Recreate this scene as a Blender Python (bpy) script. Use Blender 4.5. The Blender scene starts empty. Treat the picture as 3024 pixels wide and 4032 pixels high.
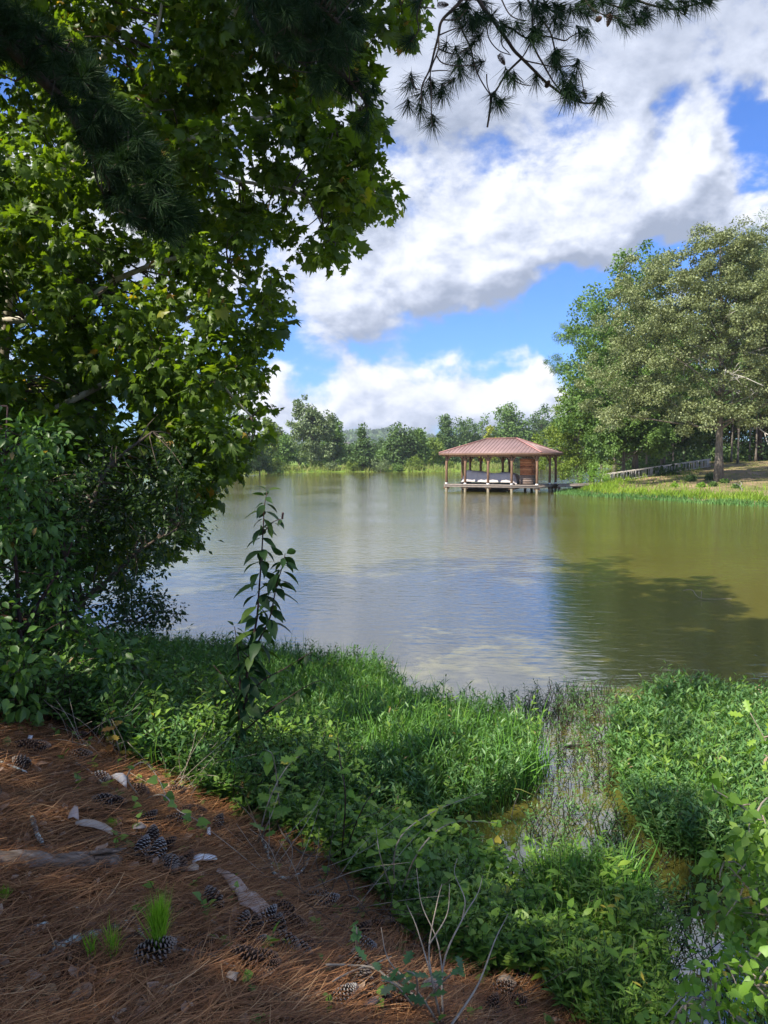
import bpy, math, random
import numpy as np
rad = math.radians
rng = np.random.default_rng(11)
random.seed(5)
sc = bpy.context.scene
COL = sc.collection

# ------------------------------------------------------------------ camera
F, CX, CY, EYE = 3028.0, 1512.0, 2016.0, 2.75
PITCH = math.atan(204 / F)
cam = bpy.data.cameras.new('camera')
cam.sensor_fit = 'VERTICAL'
cam.sensor_height = 36
cam.lens = 36 * F / 4032
cam.clip_start = 0.05
cam.clip_end = 12000
cam_o = bpy.data.objects.new('camera', cam)
COL.objects.link(cam_o)
cam_o.location = (0, 0, EYE)
cam_o.rotation_euler = (math.pi / 2 - PITCH, 0, 0)
sc.camera = cam_o

# ------------------------------------------------------------------ light, sky, exposure
SUN = np.array([-0.54, -0.46, 0.76]); SUN /= np.linalg.norm(SUN)
SUN_EL = math.asin(SUN[2]); SUN_AZ = math.atan2(SUN[0], SUN[1])
sl = bpy.data.lights.new('sun', 'SUN')
sl.energy = 3.6; sl.angle = rad(0.55); sl.color = (1.0, 0.93, 0.80)
so = bpy.data.objects.new('sun', sl); COL.objects.link(so)
so.location = (-30, -15, 40)
so.rotation_euler = (math.pi / 2 - SUN_EL, 0, math.pi - SUN_AZ)
sc.view_settings.view_transform = 'Standard'
sc.view_settings.look = 'None'
sc.view_settings.exposure = 1.47
sc.view_settings.gamma = 1
sc.cycles.max_bounces = 7
sc.cycles.diffuse_bounces = 4
sc.cycles.transmission_bounces = 4
sc.cycles.transparent_max_bounces = 4
sc.cycles.volume_bounces = 0
sc.cycles.use_denoising = True
sc.cycles.sample_clamp_indirect = 6

def ray(px, py):
    x = (px - CX) / F; y = -(py - CY) / F
    c, s = math.cos(PITCH), math.sin(PITCH)
    return np.array([x, c + y * s, -s + y * c])
def P(px, py, Y):
    d = ray(px, py); return np.array([0, 0, EYE]) + d * (Y / d[1])
def G(px, py, z=0.0):
    d = ray(px, py); return np.array([0, 0, EYE]) + d * ((z - EYE) / d[2])

SKY_STRENGTH = 0.12
def build_world():
    w = bpy.data.worlds.new('World'); sc.world = w; w.use_nodes = True
    w.cycles.sampling_method = 'MANUAL'; w.cycles.sample_map_resolution = 256
    nt = w.node_tree; N = nt.nodes; L = nt.links; N.clear()
    out = N.new('ShaderNodeOutputWorld'); bg = N.new('ShaderNodeBackground')
    bg.inputs['Strength'].default_value = SKY_STRENGTH
    sky = N.new('ShaderNodeTexSky'); sky.sky_type = 'NISHITA'; sky.sun_disc = False
    sky.sun_elevation = SUN_EL; sky.sun_rotation = SUN_AZ
    sky.air_density = 1.0; sky.dust_density = 0.6; sky.ozone_density = 2.2
    # node group: cloud density of a direction
    g = bpy.data.node_groups.new('cloud_density', 'ShaderNodeTree')
    g.interface.new_socket('Vector', in_out='INPUT', socket_type='NodeSocketVector')
    g.interface.new_socket('Detail', in_out='INPUT', socket_type='NodeSocketFloat')
    g.interface.new_socket('Density', in_out='OUTPUT', socket_type='NodeSocketFloat')
    gi = g.nodes.new('NodeGroupInput'); go = g.nodes.new('NodeGroupOutput'); gl = g.links
    def math_(op, a, b=None, c=None, clamp=False):
        m = g.nodes.new('ShaderNodeMath'); m.operation = op; m.use_clamp = clamp
        for i, v in enumerate((a, b, c)):
            if v is None: continue
            if isinstance(v, (int, float)): m.inputs[i].default_value = v
            else: gl.new(v, m.inputs[i])
        return m.outputs[0]
    def noise(vec, scale, detail, rough, stretch, dist=0.0, off=0.0):
        mp = g.nodes.new('ShaderNodeMapping'); mp.inputs['Scale'].default_value = stretch
        mp.inputs['Location'].default_value = (off, off * .7, off * .3)
        gl.new(vec, mp.inputs[0])
        n = g.nodes.new('ShaderNodeTexNoise'); n.inputs['Scale'].default_value = scale
        if isinstance(detail, (int, float)): n.inputs['Detail'].default_value = detail
        else: gl.new(detail, n.inputs['Detail'])
        n.inputs['Roughness'].default_value = rough; n.inputs['Distortion'].default_value = dist
        gl.new(mp.outputs[0], n.inputs['Vector']); return n.outputs['Fac']
    v = gi.outputs['Vector']
    # warp the direction a little so placed masses get broken edges
    wn = g.nodes.new('ShaderNodeTexNoise'); wn.inputs['Scale'].default_value = 7
    wn.inputs['Detail'].default_value = 4; gl.new(v, wn.inputs['Vector'])
    ws = g.nodes.new('ShaderNodeVectorMath'); ws.operation = 'SUBTRACT'; gl.new(wn.outputs['Color'], ws.inputs[0]); ws.inputs[1].default_value = (.5, .5, .5)
    wm = g.nodes.new('ShaderNodeVectorMath'); wm.operation = 'MULTIPLY_ADD'; gl.new(ws.outputs[0], wm.inputs[0]); wm.inputs[1].default_value = (.17, .17, .15); gl.new(v, wm.inputs[2])
    wv = wm.outputs[0]
    base = noise(v, 3.2, gi.outputs['Detail'], .60, (1, 1, 1.9), .15, 3.1)
    fine = noise(v, 14, gi.outputs['Detail'], .62, (1, 1, 1.4), .2, 1.7)
    dens = math_('MULTIPLY_ADD', base, 1.35, -.62)
    dens = math_('MULTIPLY_ADD', math_('SUBTRACT', fine, .5), .85, dens)
    for px, py, r, wgt in CLOUDS:
        d = ray(px, py); d = d / np.linalg.norm(d)
        dn = g.nodes.new('ShaderNodeVectorMath'); dn.operation = 'DISTANCE'
        gl.new(wv, dn.inputs[0]); dn.inputs[1].default_value = tuple(d)
        mr = g.nodes.new('ShaderNodeMapRange'); mr.interpolation_type = 'SMOOTHSTEP'
        mr.inputs['From Min'].default_value = r / F; mr.inputs['From Max'].default_value = r * .25 / F
        mr.inputs['To Min'].default_value = 0; mr.inputs['To Max'].default_value = wgt
        gl.new(dn.outputs['Value'], mr.inputs[0])
        dens = math_('ADD', dens, mr.outputs[0])
    gl.new(dens, go.inputs['Density'])
    # main tree
    tc = N.new('ShaderNodeTexCoord')
    nrm = N.new('ShaderNodeVectorMath'); nrm.operation = 'NORMALIZE'; L.new(tc.outputs['Generated'], nrm.inputs[0])
    def grp(vec, det):
        n = N.new('ShaderNodeGroup'); n.node_tree = g; L.new(vec, n.inputs[0]); n.inputs[1].default_value = det; return n.outputs[0]
    d0 = grp(nrm.outputs[0], 7)
    def offs(o):
        a = N.new('ShaderNodeVectorMath'); a.operation = 'ADD'; L.new(nrm.outputs[0], a.inputs[0]); a.inputs[1].default_value = o; return a.outputs[0]
    d1 = grp(offs((-.016, -.008, .034)), 4)
    d2 = grp(offs((-.005, -.002, .011)), 7)
    def M(op, a, b=None, c=None, clamp=False):
        m = N.new('ShaderNodeMath'); m.operation = op; m.use_clamp = clamp
        for i, x in enumerate((a, b, c)):
            if x is None: continue
            if isinstance(x, (int, float)): m.inputs[i].default_value = x
            else: L.new(x, m.inputs[i])
        return m.outputs[0]
    cov = N.new('ShaderNodeMapRange'); cov.interpolation_type = 'SMOOTHSTEP'
    cov.inputs['From Min'].default_value = -.04; cov.inputs['From Max'].default_value = .25
    L.new(d0, cov.inputs[0])
    # light: brighter where less cloud lies toward the sun, greyer where thick
    lit = M('ADD', M('ADD', M('MULTIPLY_ADD', M('SUBTRACT', d0, d1), .80, .42), M('MULTIPLY', M('SUBTRACT', d0, d2), 1.3)), M('MULTIPLY', M('SUBTRACT', .40, d1), .25))
    sm = N.new('ShaderNodeMapRange'); sm.interpolation_type = 'SMOOTHSTEP'; sm.inputs['From Min'].default_value = -.30; sm.inputs['From Max'].default_value = 1.15; L.new(lit, sm.inputs[0]); lit = sm.outputs[0]
    sz = N.new('ShaderNodeSeparateXYZ'); L.new(nrm.outputs[0], sz.inputs[0])
    hi = N.new('ShaderNodeMapRange'); hi.interpolation_type = 'SMOOTHSTEP'; hi.inputs['From Min'].default_value = .34; hi.inputs['From Max'].default_value = .47
    hi.inputs['To Min'].default_value = 1.0; hi.inputs['To Max'].default_value = .38; L.new(sz.outputs['Z'], hi.inputs[0])
    lit = M('MULTIPLY_ADD', M('SUBTRACT', lit, .42), hi.outputs[0], .42)     # clouds overhead show their soft grey undersides
    lit = M('SUBTRACT', lit, M('MULTIPLY', M('SUBTRACT', 1.0, hi.outputs[0]), .20))
    ramp = N.new('ShaderNodeValToRGB'); L.new(lit, ramp.inputs[0])
    cr = ramp.color_ramp; cr.elements[0].position = .05; cr.elements[0].color = (1.2, 1.4, 1.85, 1)
    cr.elements[1].position = 1.0; cr.elements[1].color = (3.6, 3.65, 3.75, 1)
    e = cr.elements.new(.5); e.color = (2.25, 2.45, 2.95, 1)
    tint = N.new('ShaderNodeMix'); tint.data_type = 'RGBA'; tint.blend_type = 'MULTIPLY'; tint.inputs[0].default_value = 1
    L.new(sky.outputs[0], tint.inputs[6]); tint.inputs[7].default_value = SKY_TINT
    mx = N.new('ShaderNodeMix'); mx.data_type = 'RGBA'
    L.new(cov.outputs[0], mx.inputs[0]); L.new(tint.outputs[2], mx.inputs[6]); L.new(ramp.outputs[0], mx.inputs[7])
    L.new(mx.outputs[2], bg.inputs['Color']); L.new(bg.outputs[0], out.inputs[0])
SKY_TINT = (.22, .375, .66, 1)
# cloud masses and gaps: photo-direction x, y, angular radius (px at F), weight
CLOUDS = [(1600, 150, 700, .28), (2300, 250, 700, .30), (2900, 100, 600, .22), (1250, 550, 450, .2),
          (2960, 530, 230, -.60), (2560, 560, 170, -.46), (2800, 400, 220, -.26), (1860, 640, 200, -.14), (1600, 740, 190, -.12), (1780, 430, 280, .16),
          (1500, 1050, 360, .26), (1800, 960, 380, .25), (2100, 940, 380, .26), (2400, 860, 330, .27), (2680, 700, 280, .36), (2850, 640, 260, .3),
          (2000, 1140, 260, .2), (1300, 1200, 250, .25),
          (2350, 1220, 260, -.55), (2130, 1330, 230, -.36), (1900, 1370, 200, -.16), (1620, 1330, 150, -.06), (1050, 1420, 120, -.12), (2700, 980, 170, -.3),
          (2450, 1330, 150, -.4),
          (1150, 1570, 190, .30), (1350, 1580, 190, .30), (1600, 1570, 200, .26), (1850, 1530, 200, .30), (2090, 1480, 190, .36), (2230, 1530, 190, .30), (1050, 1650, 250, .2), (1500, 1680, 250, .1), (2000, 1650, 250, .2),
          (300, 800, 500, .12), (100, 1200, 300, -.15)]
build_world()

# ------------------------------------------------------------------ helpers
def link(o, parent=None):
    COL.objects.link(o)
    if parent is not None: o.parent = parent
    return o
def tag(o, label=None, cat=None, group=None, kind=None):
    if label: o['label'] = label
    if cat: o['category'] = cat
    if group: o['group'] = group
    if kind: o['kind'] = kind
    return o
def empty(name, loc, label=None, cat=None, group=None, rz=0):
    o = bpy.data.objects.new(name, None); o.empty_display_size = .2
    o.location = tuple(float(v) for v in loc); o.rotation_euler = (0, 0, rz)
    COL.objects.link(o); return tag(o, label, cat, group)
def copy_tree(o, parent=None):
    kids = list(o.children)
    c = o.copy(); COL.objects.link(c)
    if parent is not None: c.parent = parent
    for k in kids: copy_tree(k, c)
    return c
def unit(v):
    v = np.asarray(v, float); return v / np.maximum(np.linalg.norm(v, axis=-1, keepdims=True), 1e-9)

def raw_mesh(name, verts, loops, starts, mat, parent=None, var=None, smooth=False, midx=None, origin=None):
    me = bpy.data.meshes.new(name)
    verts = np.asarray(verts, np.float32)
    if origin is not None: verts = verts - np.asarray(origin, np.float32)
    me.vertices.add(len(verts)); me.vertices.foreach_set('co', verts.ravel())
    me.loops.add(len(loops)); me.loops.foreach_set('vertex_index', np.asarray(loops, np.int32))
    me.polygons.add(len(starts)); me.polygons.foreach_set('loop_start', np.asarray(starts, np.int32))
    for m in (mat if isinstance(mat, (list, tuple)) else [mat]): me.materials.append(m)
    if midx is not None: me.polygons.foreach_set('material_index', np.asarray(midx, np.int32))
    me.update(calc_edges=True); me.validate()
    if var is not None:
        a = me.attributes.new('var', 'FLOAT', 'POINT'); a.data.foreach_set('value', np.asarray(var, np.float32))
    if smooth: me.polygons.foreach_set('use_smooth', np.ones(len(me.polygons), bool))
    o = bpy.data.objects.new(name, me)
    link(o, parent)
    if origin is not None: o.location = tuple(float(v) for v in origin)
    return o

class MB:
    """collects shapes, links them as ONE mesh object"""
    def __init__(s): s.v = []; s.f = []; s.m = []; s.n = 0; s.var = []
    def add(s, verts, faces, m=0, var=.5):
        verts = np.asarray(verts, float)
        s.v.append(verts); s.f += [tuple(i + s.n for i in f) for f in faces]; s.m += [m] * len(faces)
        s.var.append(np.full(len(verts), var)); s.n += len(verts); return s
    def box(s, c, size, R=None, m=0, var=.5, bev=0.0):
        x, y, z = [d / 2 for d in size]
        if bev > 0:
            b = bev; pts = []
            for zz, k in ((-z, b), (-z + b, 0), (z - b, 0), (z, b)):
                pts += [(-x + k, -y + k, zz), (x - k, -y + k, zz), (x - k, y - k, zz), (-x + k, y - k, zz)]
            fs = [(3, 2, 1, 0), (12, 13, 14, 15)]
            for a in range(3):
                for i in range(4): j = (i + 1) % 4; fs.append((a * 4 + i, a * 4 + j, a * 4 + 4 + j, a * 4 + 4 + i))
        else:
            pts = [(-x, -y, -z), (x, -y, -z), (x, y, -z), (-x, y, -z), (-x, -y, z), (x, -y, z), (x, y, z), (-x, y, z)]
            fs = [(3, 2, 1, 0), (4, 5, 6, 7), (0, 1, 5, 4), (1, 2, 6, 5), (2, 3, 7, 6), (3, 0, 4, 7)]
        p = np.array(pts)
        if R is not None: p = p @ np.asarray(R).T
        return s.add(p + np.asarray(c, float), fs, m, var)
    def beam(s, a, b, w, h, m=0, var=.5, bev=0.0):
        a = np.asarray(a, float); b = np.asarray(b, float); d = b - a; l = np.linalg.norm(d); x = d / l
        up = np.array([0, 0, 1.]) if abs(x[2]) < .95 else np.array([0, 1., 0])
        y = unit(np.cross(up, x)); z = np.cross(x, y)
        return s.box((a + b) / 2, (l, w, h), np.stack([x, y, z], 1), m, var, bev)
    def tube(s, pts, r, n=6, m=0, var=.5, cap=True):
        pts = np.asarray(pts, float); k = len(pts)
        r = np.broadcast_to(np.asarray(r, float), (k,))
        t = np.gradient(pts, axis=0); t = unit(t)
        ref = np.array([0, 0, 1.]) if abs(t[0][2]) < .9 else np.array([1., 0, 0])
        u = unit(np.cross(t[0], ref)); vs = []
        for i in range(k):
            u = unit(u - t[i] * np.dot(u, t[i])); w = np.cross(t[i], u)
            a = np.arange(n) * 2 * math.pi / n
            vs.append(pts[i] + r[i] * (np.cos(a)[:, None] * u + np.sin(a)[:, None] * w))
        fs = []
        for i in range(k - 1):
            for j in range(n):
                q = (j + 1) % n; fs.append((i * n + j, i * n + q, (i + 1) * n + q, (i + 1) * n + j))
        if cap: fs.append(tuple(range(n - 1, -1, -1))); fs.append(tuple((k - 1) * n + j for j in range(n)))
        return s.add(np.concatenate(vs), fs, m, var)
    def build(s, name, mat, parent=None, smooth=False, origin=None):
        loops = [i for f in s.f for i in f]
        starts = np.cumsum([0] + [len(f) for f in s.f[:-1]])
        return raw_mesh(name, np.concatenate(s.v), loops, starts, mat, parent, np.concatenate(s.var), smooth, s.m, origin)

def curve(pts, n):
    """smooth resample (Catmull-Rom) of a polyline"""
    p = np.asarray(pts, float); p = np.vstack([2 * p[0] - p[1], p, 2 * p[-1] - p[-2]]); k = len(p) - 3
    out = []
    for t in np.linspace(0, k - 1e-6, n):
        i = int(t); f = t - i; a, b, c, d = p[i:i + 4]
        out.append(.5 * ((2 * b) + (c - a) * f + (2 * a - 5 * b + 4 * c - d) * f * f + (3 * b - a - 3 * c + d) * f ** 3))
    return np.array(out)

def scatter(name, T, pos, R, size, mat, parent=None, var=None, origin=None):
    """one mesh of many copies of template T=(verts, faces); R (N,3,3) columns are the local axes"""
    tv, tf = T; tv = np.asarray(tv, float); N = len(pos)
    size = np.asarray(size, float)
    if size.ndim == 1: size = np.repeat(size[:, None], 3, 1)
    if tv.ndim == 2: loc = tv[None] * size[:, None, :]
    else: loc = tv * size[:, None, :]
    K = loc.shape[1]
    V = np.einsum('nij,nkj->nki', R, loc) + np.asarray(pos)[:, None, :]
    fl = np.concatenate([np.asarray(f) for f in tf]); ln = np.array([len(f) for f in tf])
    st = np.concatenate([[0], np.cumsum(ln)[:-1]]); tot = ln.sum()
    loops = (fl[None] + (np.arange(N) * K)[:, None]).ravel()
    starts = (st[None] + (np.arange(N) * tot)[:, None]).ravel()
    if var is None: var = rng.random(N)
    return raw_mesh(name, V.reshape(-1, 3), loops, starts, mat, parent, np.repeat(var, K), origin=origin)

def frames(axis, normal):
    y = unit(axis); x = unit(np.cross(y, normal)); z = np.cross(x, y)
    return np.stack([x, y, z], axis=2)
def rdir(n): return unit(rng.normal(size=(n, 3)))

# leaf templates (y = length axis, z = upper side)
def T_leaf(w, cup=.12, droop=.15):
    v = [(0, 0, 0), (-w * .8, .3, cup), (-w, .55, cup - droop * .3), (-w * .45, .82, cup * .5 - droop * .7), (0, 1, -droop),
         (w * .45, .82, cup * .5 - droop * .7), (w, .55, cup - droop * .3), (w * .8, .3, cup), (0, .5, 0)]
    return v, [(0, 8, 2, 1), (8, 4, 3, 2), (0, 7, 6, 8), (8, 6, 5, 4)]
def T_small(w, cup=.12): return [(0, 0, 0), (-w, .45, cup), (0, 1, -.05), (w, .45, cup)], [(0, 2, 1), (0, 3, 2)]
def T_star():
    o = [(0, 0), (-.22, -.06), (-.52, .08), (-.40, .24), (-.62, .52), (-.36, .50), (-.30, .72), (-.14, .64), (0, 1.0), (.14, .64), (.30, .72), (.36, .50), (.62, .52), (.40, .24), (.52, .08), (.22, -.06)]
    v = [(x, y, -.35 * abs(x) * abs(x) - .12 * y * y) for x, y in o] + [(0, .32, .05)]
    k = len(o); return v, [(k, (i + 1) % k, i) for i in range(k)]
T_heart = ([(0, 0, 0), (-.34, -.06, .05), (-.45, .25, .07), (-.26, .6, .02), (0, 1, -.12), (.26, .6, .02), (.45, .25, .07), (.34, -.06, .05), (0, .4, -.02)],
           [(0, 8, 2, 1), (8, 4, 3, 2), (0, 7, 6, 8), (8, 6, 5, 4)])
T_needle = ([(-.5, 0, 0), (.5, 0, 0), (.0, 1, 0)], [(0, 1, 2)])
def blades(n, bend_lo=.15, bend_hi=.8, seg=4):
    """n different grass-blade templates: (n,K,3) unit height"""
    t = np.linspace(0, 1, seg + 1); b = rng.uniform(bend_lo, bend_hi, n)[:, None] * t ** 2.2
    w = .5 * (1 - t ** 1.6) ** .8
    w[-1] = .02
    h = t * (1 - .25 * b)
    z = np.zeros((n, seg + 1))
    L_ = np.stack([np.repeat(-w[None], n, 0), h, -b], 2); R_ = np.stack([np.repeat(w[None], n, 0), h, -b], 2)
    V = np.concatenate([L_, R_], 1)
    fs = [(i, seg + 1 + i, seg + 2 + i, i + 1) for i in range(seg)]
    return V, fs
def up_frames(n, tilt=.25):
    """blade growing up (local y = up), random heading"""
    a = rng.uniform(0, 2 * math.pi, n); ax = unit(np.stack([rng.normal(0, tilt, n), rng.normal(0, tilt, n), np.ones(n)], 1))
    nrm = np.stack([np.cos(a), np.sin(a), np.zeros(n)], 1)
    return frames(ax, nrm)

# ------------------------------------------------------------------ materials
MATS = {}
def nodes(name):
    m = bpy.data.materials.new(name); m.use_nodes = True; nt = m.node_tree
    b = nt.nodes['Principled BSDF']; MATS[name] = m; return m, nt, b
def ramp(nt, fac, stops):
    r = nt.nodes.new('ShaderNodeValToRGB'); cr = r.color_ramp
    while len(cr.elements) < len(stops): cr.elements.new(.5)
    for e, (p, c) in zip(cr.elements, stops): e.position = p; e.color = (*c, 1)
    nt.links.new(fac, r.inputs[0]); return r.outputs[0]
def nz(nt, scale, detail=4, rough=.55, vec=None, stretch=None, dist=0):
    n = nt.nodes.new('ShaderNodeTexNoise'); n.inputs['Scale'].default_value = scale
    n.inputs['Detail'].default_value = detail; n.inputs['Roughness'].default_value = rough; n.inputs['Distortion'].default_value = dist
    if vec is None:
        vec = nt.nodes.new('ShaderNodeTexCoord').outputs['Object']
    if stretch is not None:
        mp = nt.nodes.new('ShaderNodeMapping'); mp.inputs['Scale'].default_value = stretch; nt.links.new(vec, mp.inputs[0]); vec = mp.outputs[0]
    nt.links.new(vec, n.inputs['Vector']); return n.outputs['Fac']
def bump(nt, b, h, strength=.4, dist=.02):
    n = nt.nodes.new('ShaderNodeBump'); n.inputs['Strength'].default_value = strength; n.inputs['Distance'].default_value = dist
    nt.links.new(h, n.inputs['Height']); nt.links.new(n.outputs[0], b.inputs['Normal']); return n
def leaf_mat(name, stops, trans=.35, rough=.5, spec=.35, tcol=(1.5, 1.6, .5)):
    m, nt, b = nodes(name); N = nt.nodes; L = nt.links
    at = N.new('ShaderNodeAttribute'); at.attribute_name = 'var'
    c = ramp(nt, at.outputs['Fac'], stops)
    L.new(c, b.inputs['Base Color']); b.inputs['Roughness'].default_value = rough
    b.inputs['Specular IOR Level'].default_value = spec
    if trans > 0:
        t = N.new('ShaderNodeBsdfTranslucent'); mx = N.new('ShaderNodeMixShader'); mul = N.new('ShaderNodeMix'); mul.data_type = 'RGBA'; mul.blend_type = 'MULTIPLY'
        mul.inputs[0].default_value = 1; L.new(c, mul.inputs[6]); mul.inputs[7].default_value = (*tcol, 1)
        L.new(mul.outputs[2], t.inputs[0]); mx.inputs[0].default_value = trans
        L.new(b.outputs[0], mx.inputs[1]); L.new(t.outputs[0], mx.inputs[2]); L.new(mx.outputs[0], N['Material Output'].inputs[0])
    return m
def plain(name, stops, scale, rough=.8, stretch=None, bs=.4, bd=.01, detail=6, spec=.3, usevar=0.0):
    m, nt, b = nodes(name); n = nz(nt, scale, detail, .62, stretch=stretch)
    f = n
    if usevar:
        at = nt.nodes.new('ShaderNodeAttribute'); at.attribute_name = 'var'
        mm = nt.nodes.new('ShaderNodeMath'); mm.operation = 'MULTIPLY_ADD'; nt.links.new(at.outputs['Fac'], mm.inputs[0]); mm.inputs[1].default_value = usevar
        nt.links.new(n, mm.inputs[2])
        m2 = nt.nodes.new('ShaderNodeMath'); m2.operation = 'SUBTRACT'; nt.links.new(mm.outputs[0], m2.inputs[0]); m2.inputs[1].default_value = usevar / 2; f = m2.outputs[0]
    nt.links.new(ramp(nt, f, stops), b.inputs['Base Color']); b.inputs['Roughness'].default_value = rough
    b.inputs['Specular IOR Level'].default_value = spec
    if bs: bump(nt, b, n, bs, bd)
    return m

M_syc = leaf_mat('sycamore_leaf', [(0, (.040, .078, .013)), (.45, (.078, .135, .020)), (.85, (.13, .20, .028)), (.97, (.22, .23, .03)), (1, (.26, .16, .04))], .50, .42, .4, (2.3, 2.2, .4))
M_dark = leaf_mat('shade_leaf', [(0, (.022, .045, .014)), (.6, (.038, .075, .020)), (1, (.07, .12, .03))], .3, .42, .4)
M_oakleaf = leaf_mat('oak_leaf', [(0, (.10, .13, .05)), (.5, (.17, .205, .078)), (1, (.26, .295, .125))], .22, .5, .5, (1.3, 1.3, .7))
M_green = leaf_mat('green_leaf', [(0, (.065, .125, .028)), (.5, (.105, .185, .042)), (1, (.16, .26, .065))], .25, .55, .3)
M_lime = leaf_mat('lime_leaf', [(0, (.10, .15, .025)), (.5, (.15, .215, .035)), (1, (.22, .28, .05))], .3, .55, .3)
M_yellow = leaf_mat('yellow_green_leaf', [(0, (.22, .26, .02)), (1, (.33, .35, .04))], .3, .55, .3)
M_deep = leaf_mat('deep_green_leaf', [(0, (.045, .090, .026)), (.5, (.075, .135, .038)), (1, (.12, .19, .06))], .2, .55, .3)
M_grey = leaf_mat('grey_green_leaf', [(0, (.085, .125, .050)), (.5, (.13, .18, .075)), (1, (.19, .24, .11))], .2, .55, .35)
M_needle = leaf_mat('pine_needle', [(0, (.012, .032, .011)), (.6, (.022, .052, .016)), (1, (.04, .08, .022))], .12, .6, .15)
M_pinefar = leaf_mat('pine_foliage', [(0, (.045, .095, .026)), (.6, (.08, .145, .035)), (1, (.13, .21, .05))], .15, .5, .3)
M_grass = leaf_mat('marsh_grass', [(0, (.08, .20, .03)), (.5, (.13, .30, .045)), (.93, (.20, .38, .06)), (1, (.38, .34, .13))], .35, .45, .35)
M_weed = leaf_mat('water_weed_leaf', [(0, (.06, .14, .045)), (.55, (.10, .215, .06)), (.95, (.17, .30, .09)), (1, (.30, .20, .12))], .3, .42, .45)
M_vine = leaf_mat('vine_leaf', [(0, (.09, .18, .03)), (.5, (.15, .27, .045)), (.9, (.24, .36, .06)), (1, (.42, .36, .06))], .38, .45, .4)
M_vineb = leaf_mat('bright_vine_leaf', [(0, (.12, .24, .03)), (.6, (.19, .34, .045)), (.93, (.28, .40, .05)), (1, (.42, .34, .05))], .4, .45, .4)
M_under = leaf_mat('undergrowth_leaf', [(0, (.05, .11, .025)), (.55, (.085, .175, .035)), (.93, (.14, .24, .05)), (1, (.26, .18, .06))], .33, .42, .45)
M_bank = leaf_mat('bank_grass', [(0, (.11, .19, .02)), (.5, (.19, .30, .03)), (.9, (.27, .38, .04)), (1, (.34, .30, .10))], .3, .6, .2)
M_bankd = leaf_mat('bank_weed', [(0, (.05, .12, .03)), (.6, (.09, .19, .05)), (1, (.14, .25, .07))], .25, .6, .2)
M_reed = leaf_mat('reed', [(0, (.13, .17, .04)), (.5, (.20, .24, .06)), (1, (.30, .27, .12))], .25, .6, .2)
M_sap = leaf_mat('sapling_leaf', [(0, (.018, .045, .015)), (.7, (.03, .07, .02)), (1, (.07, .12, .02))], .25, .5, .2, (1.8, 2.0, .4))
M_straw = leaf_mat('dead_needle', [(0, (.085, .032, .012)), (.35, (.27, .115, .046)), (.7, (.48, .24, .10)), (1, (.74, .48, .24))], 0, .6, .3)
M_litter = leaf_mat('dead_leaf', [(0, (.16, .09, .055)), (.5, (.34, .215, .14)), (.85, (.50, .37, .27)), (1, (.70, .58, .46))], 0, .6, .3)
M_seedl = leaf_mat('seedling_needle', [(0, (.14, .30, .02)), (1, (.28, .48, .04))], .35, .5, .3)
M_barkp = plain('pine_bark', [(.3, (.035, .026, .020)), (.6, (.09, .065, .05))], 14, .9, (1, 1, .25), .8, .03)
M_barkg = plain('grey_bark', [(.3, (.085, .07, .055)), (.55, (.17, .145, .12)), (.75, (.26, .23, .20))], 9, .9, (1, 1, .2), .8, .04)
M_limb = plain('pale_limb', [(.3, (.22, .21, .18)), (.6, (.42, .40, .35))], 5, .8, None, .3, .01)
M_syb = plain('sycamore_bark', [(.38, (.20, .17, .12)), (.5, (.42, .38, .30)), (.62, (.62, .58, .50))], 4, .7, (1, 1, .5), .2, .01)
M_twig = plain('twig_bark', [(.3, (.05, .038, .028)), (.7, (.13, .10, .075))], 40, .9, None, .3, .004)
M_redstem = plain('red_stem', [(.3, (.035, .016, .014)), (.7, (.07, .035, .03))], 30, .6, None, 0)
M_palestem = plain('pale_stem', [(.3, (.22, .17, .12)), (.7, (.42, .36, .28))], 30, .8, None, .2, .003)
M_blkstem = plain('wet_stem', [(.3, (.015, .014, .010)), (.7, (.04, .035, .025))], 30, .5, None, 0)
M_lichen = plain('lichen_bark', [(.40, (.09, .06, .045)), (.5, (.16, .12, .10)), (.56, (.42, .46, .40)), (.7, (.60, .66, .58))], 26, .95, None, .6, .006)
M_log = plain('weathered_log', [(.3, (.045, .030, .02)), (.5, (.16, .12, .09)), (.75, (.36, .30, .25))], 30, .95, (.12, 1, 1), .9, .02)
M_stem = leaf_mat('green_stem', [(0, (.06, .11, .03)), (1, (.12, .18, .05))], 0, .6, .3)

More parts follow.
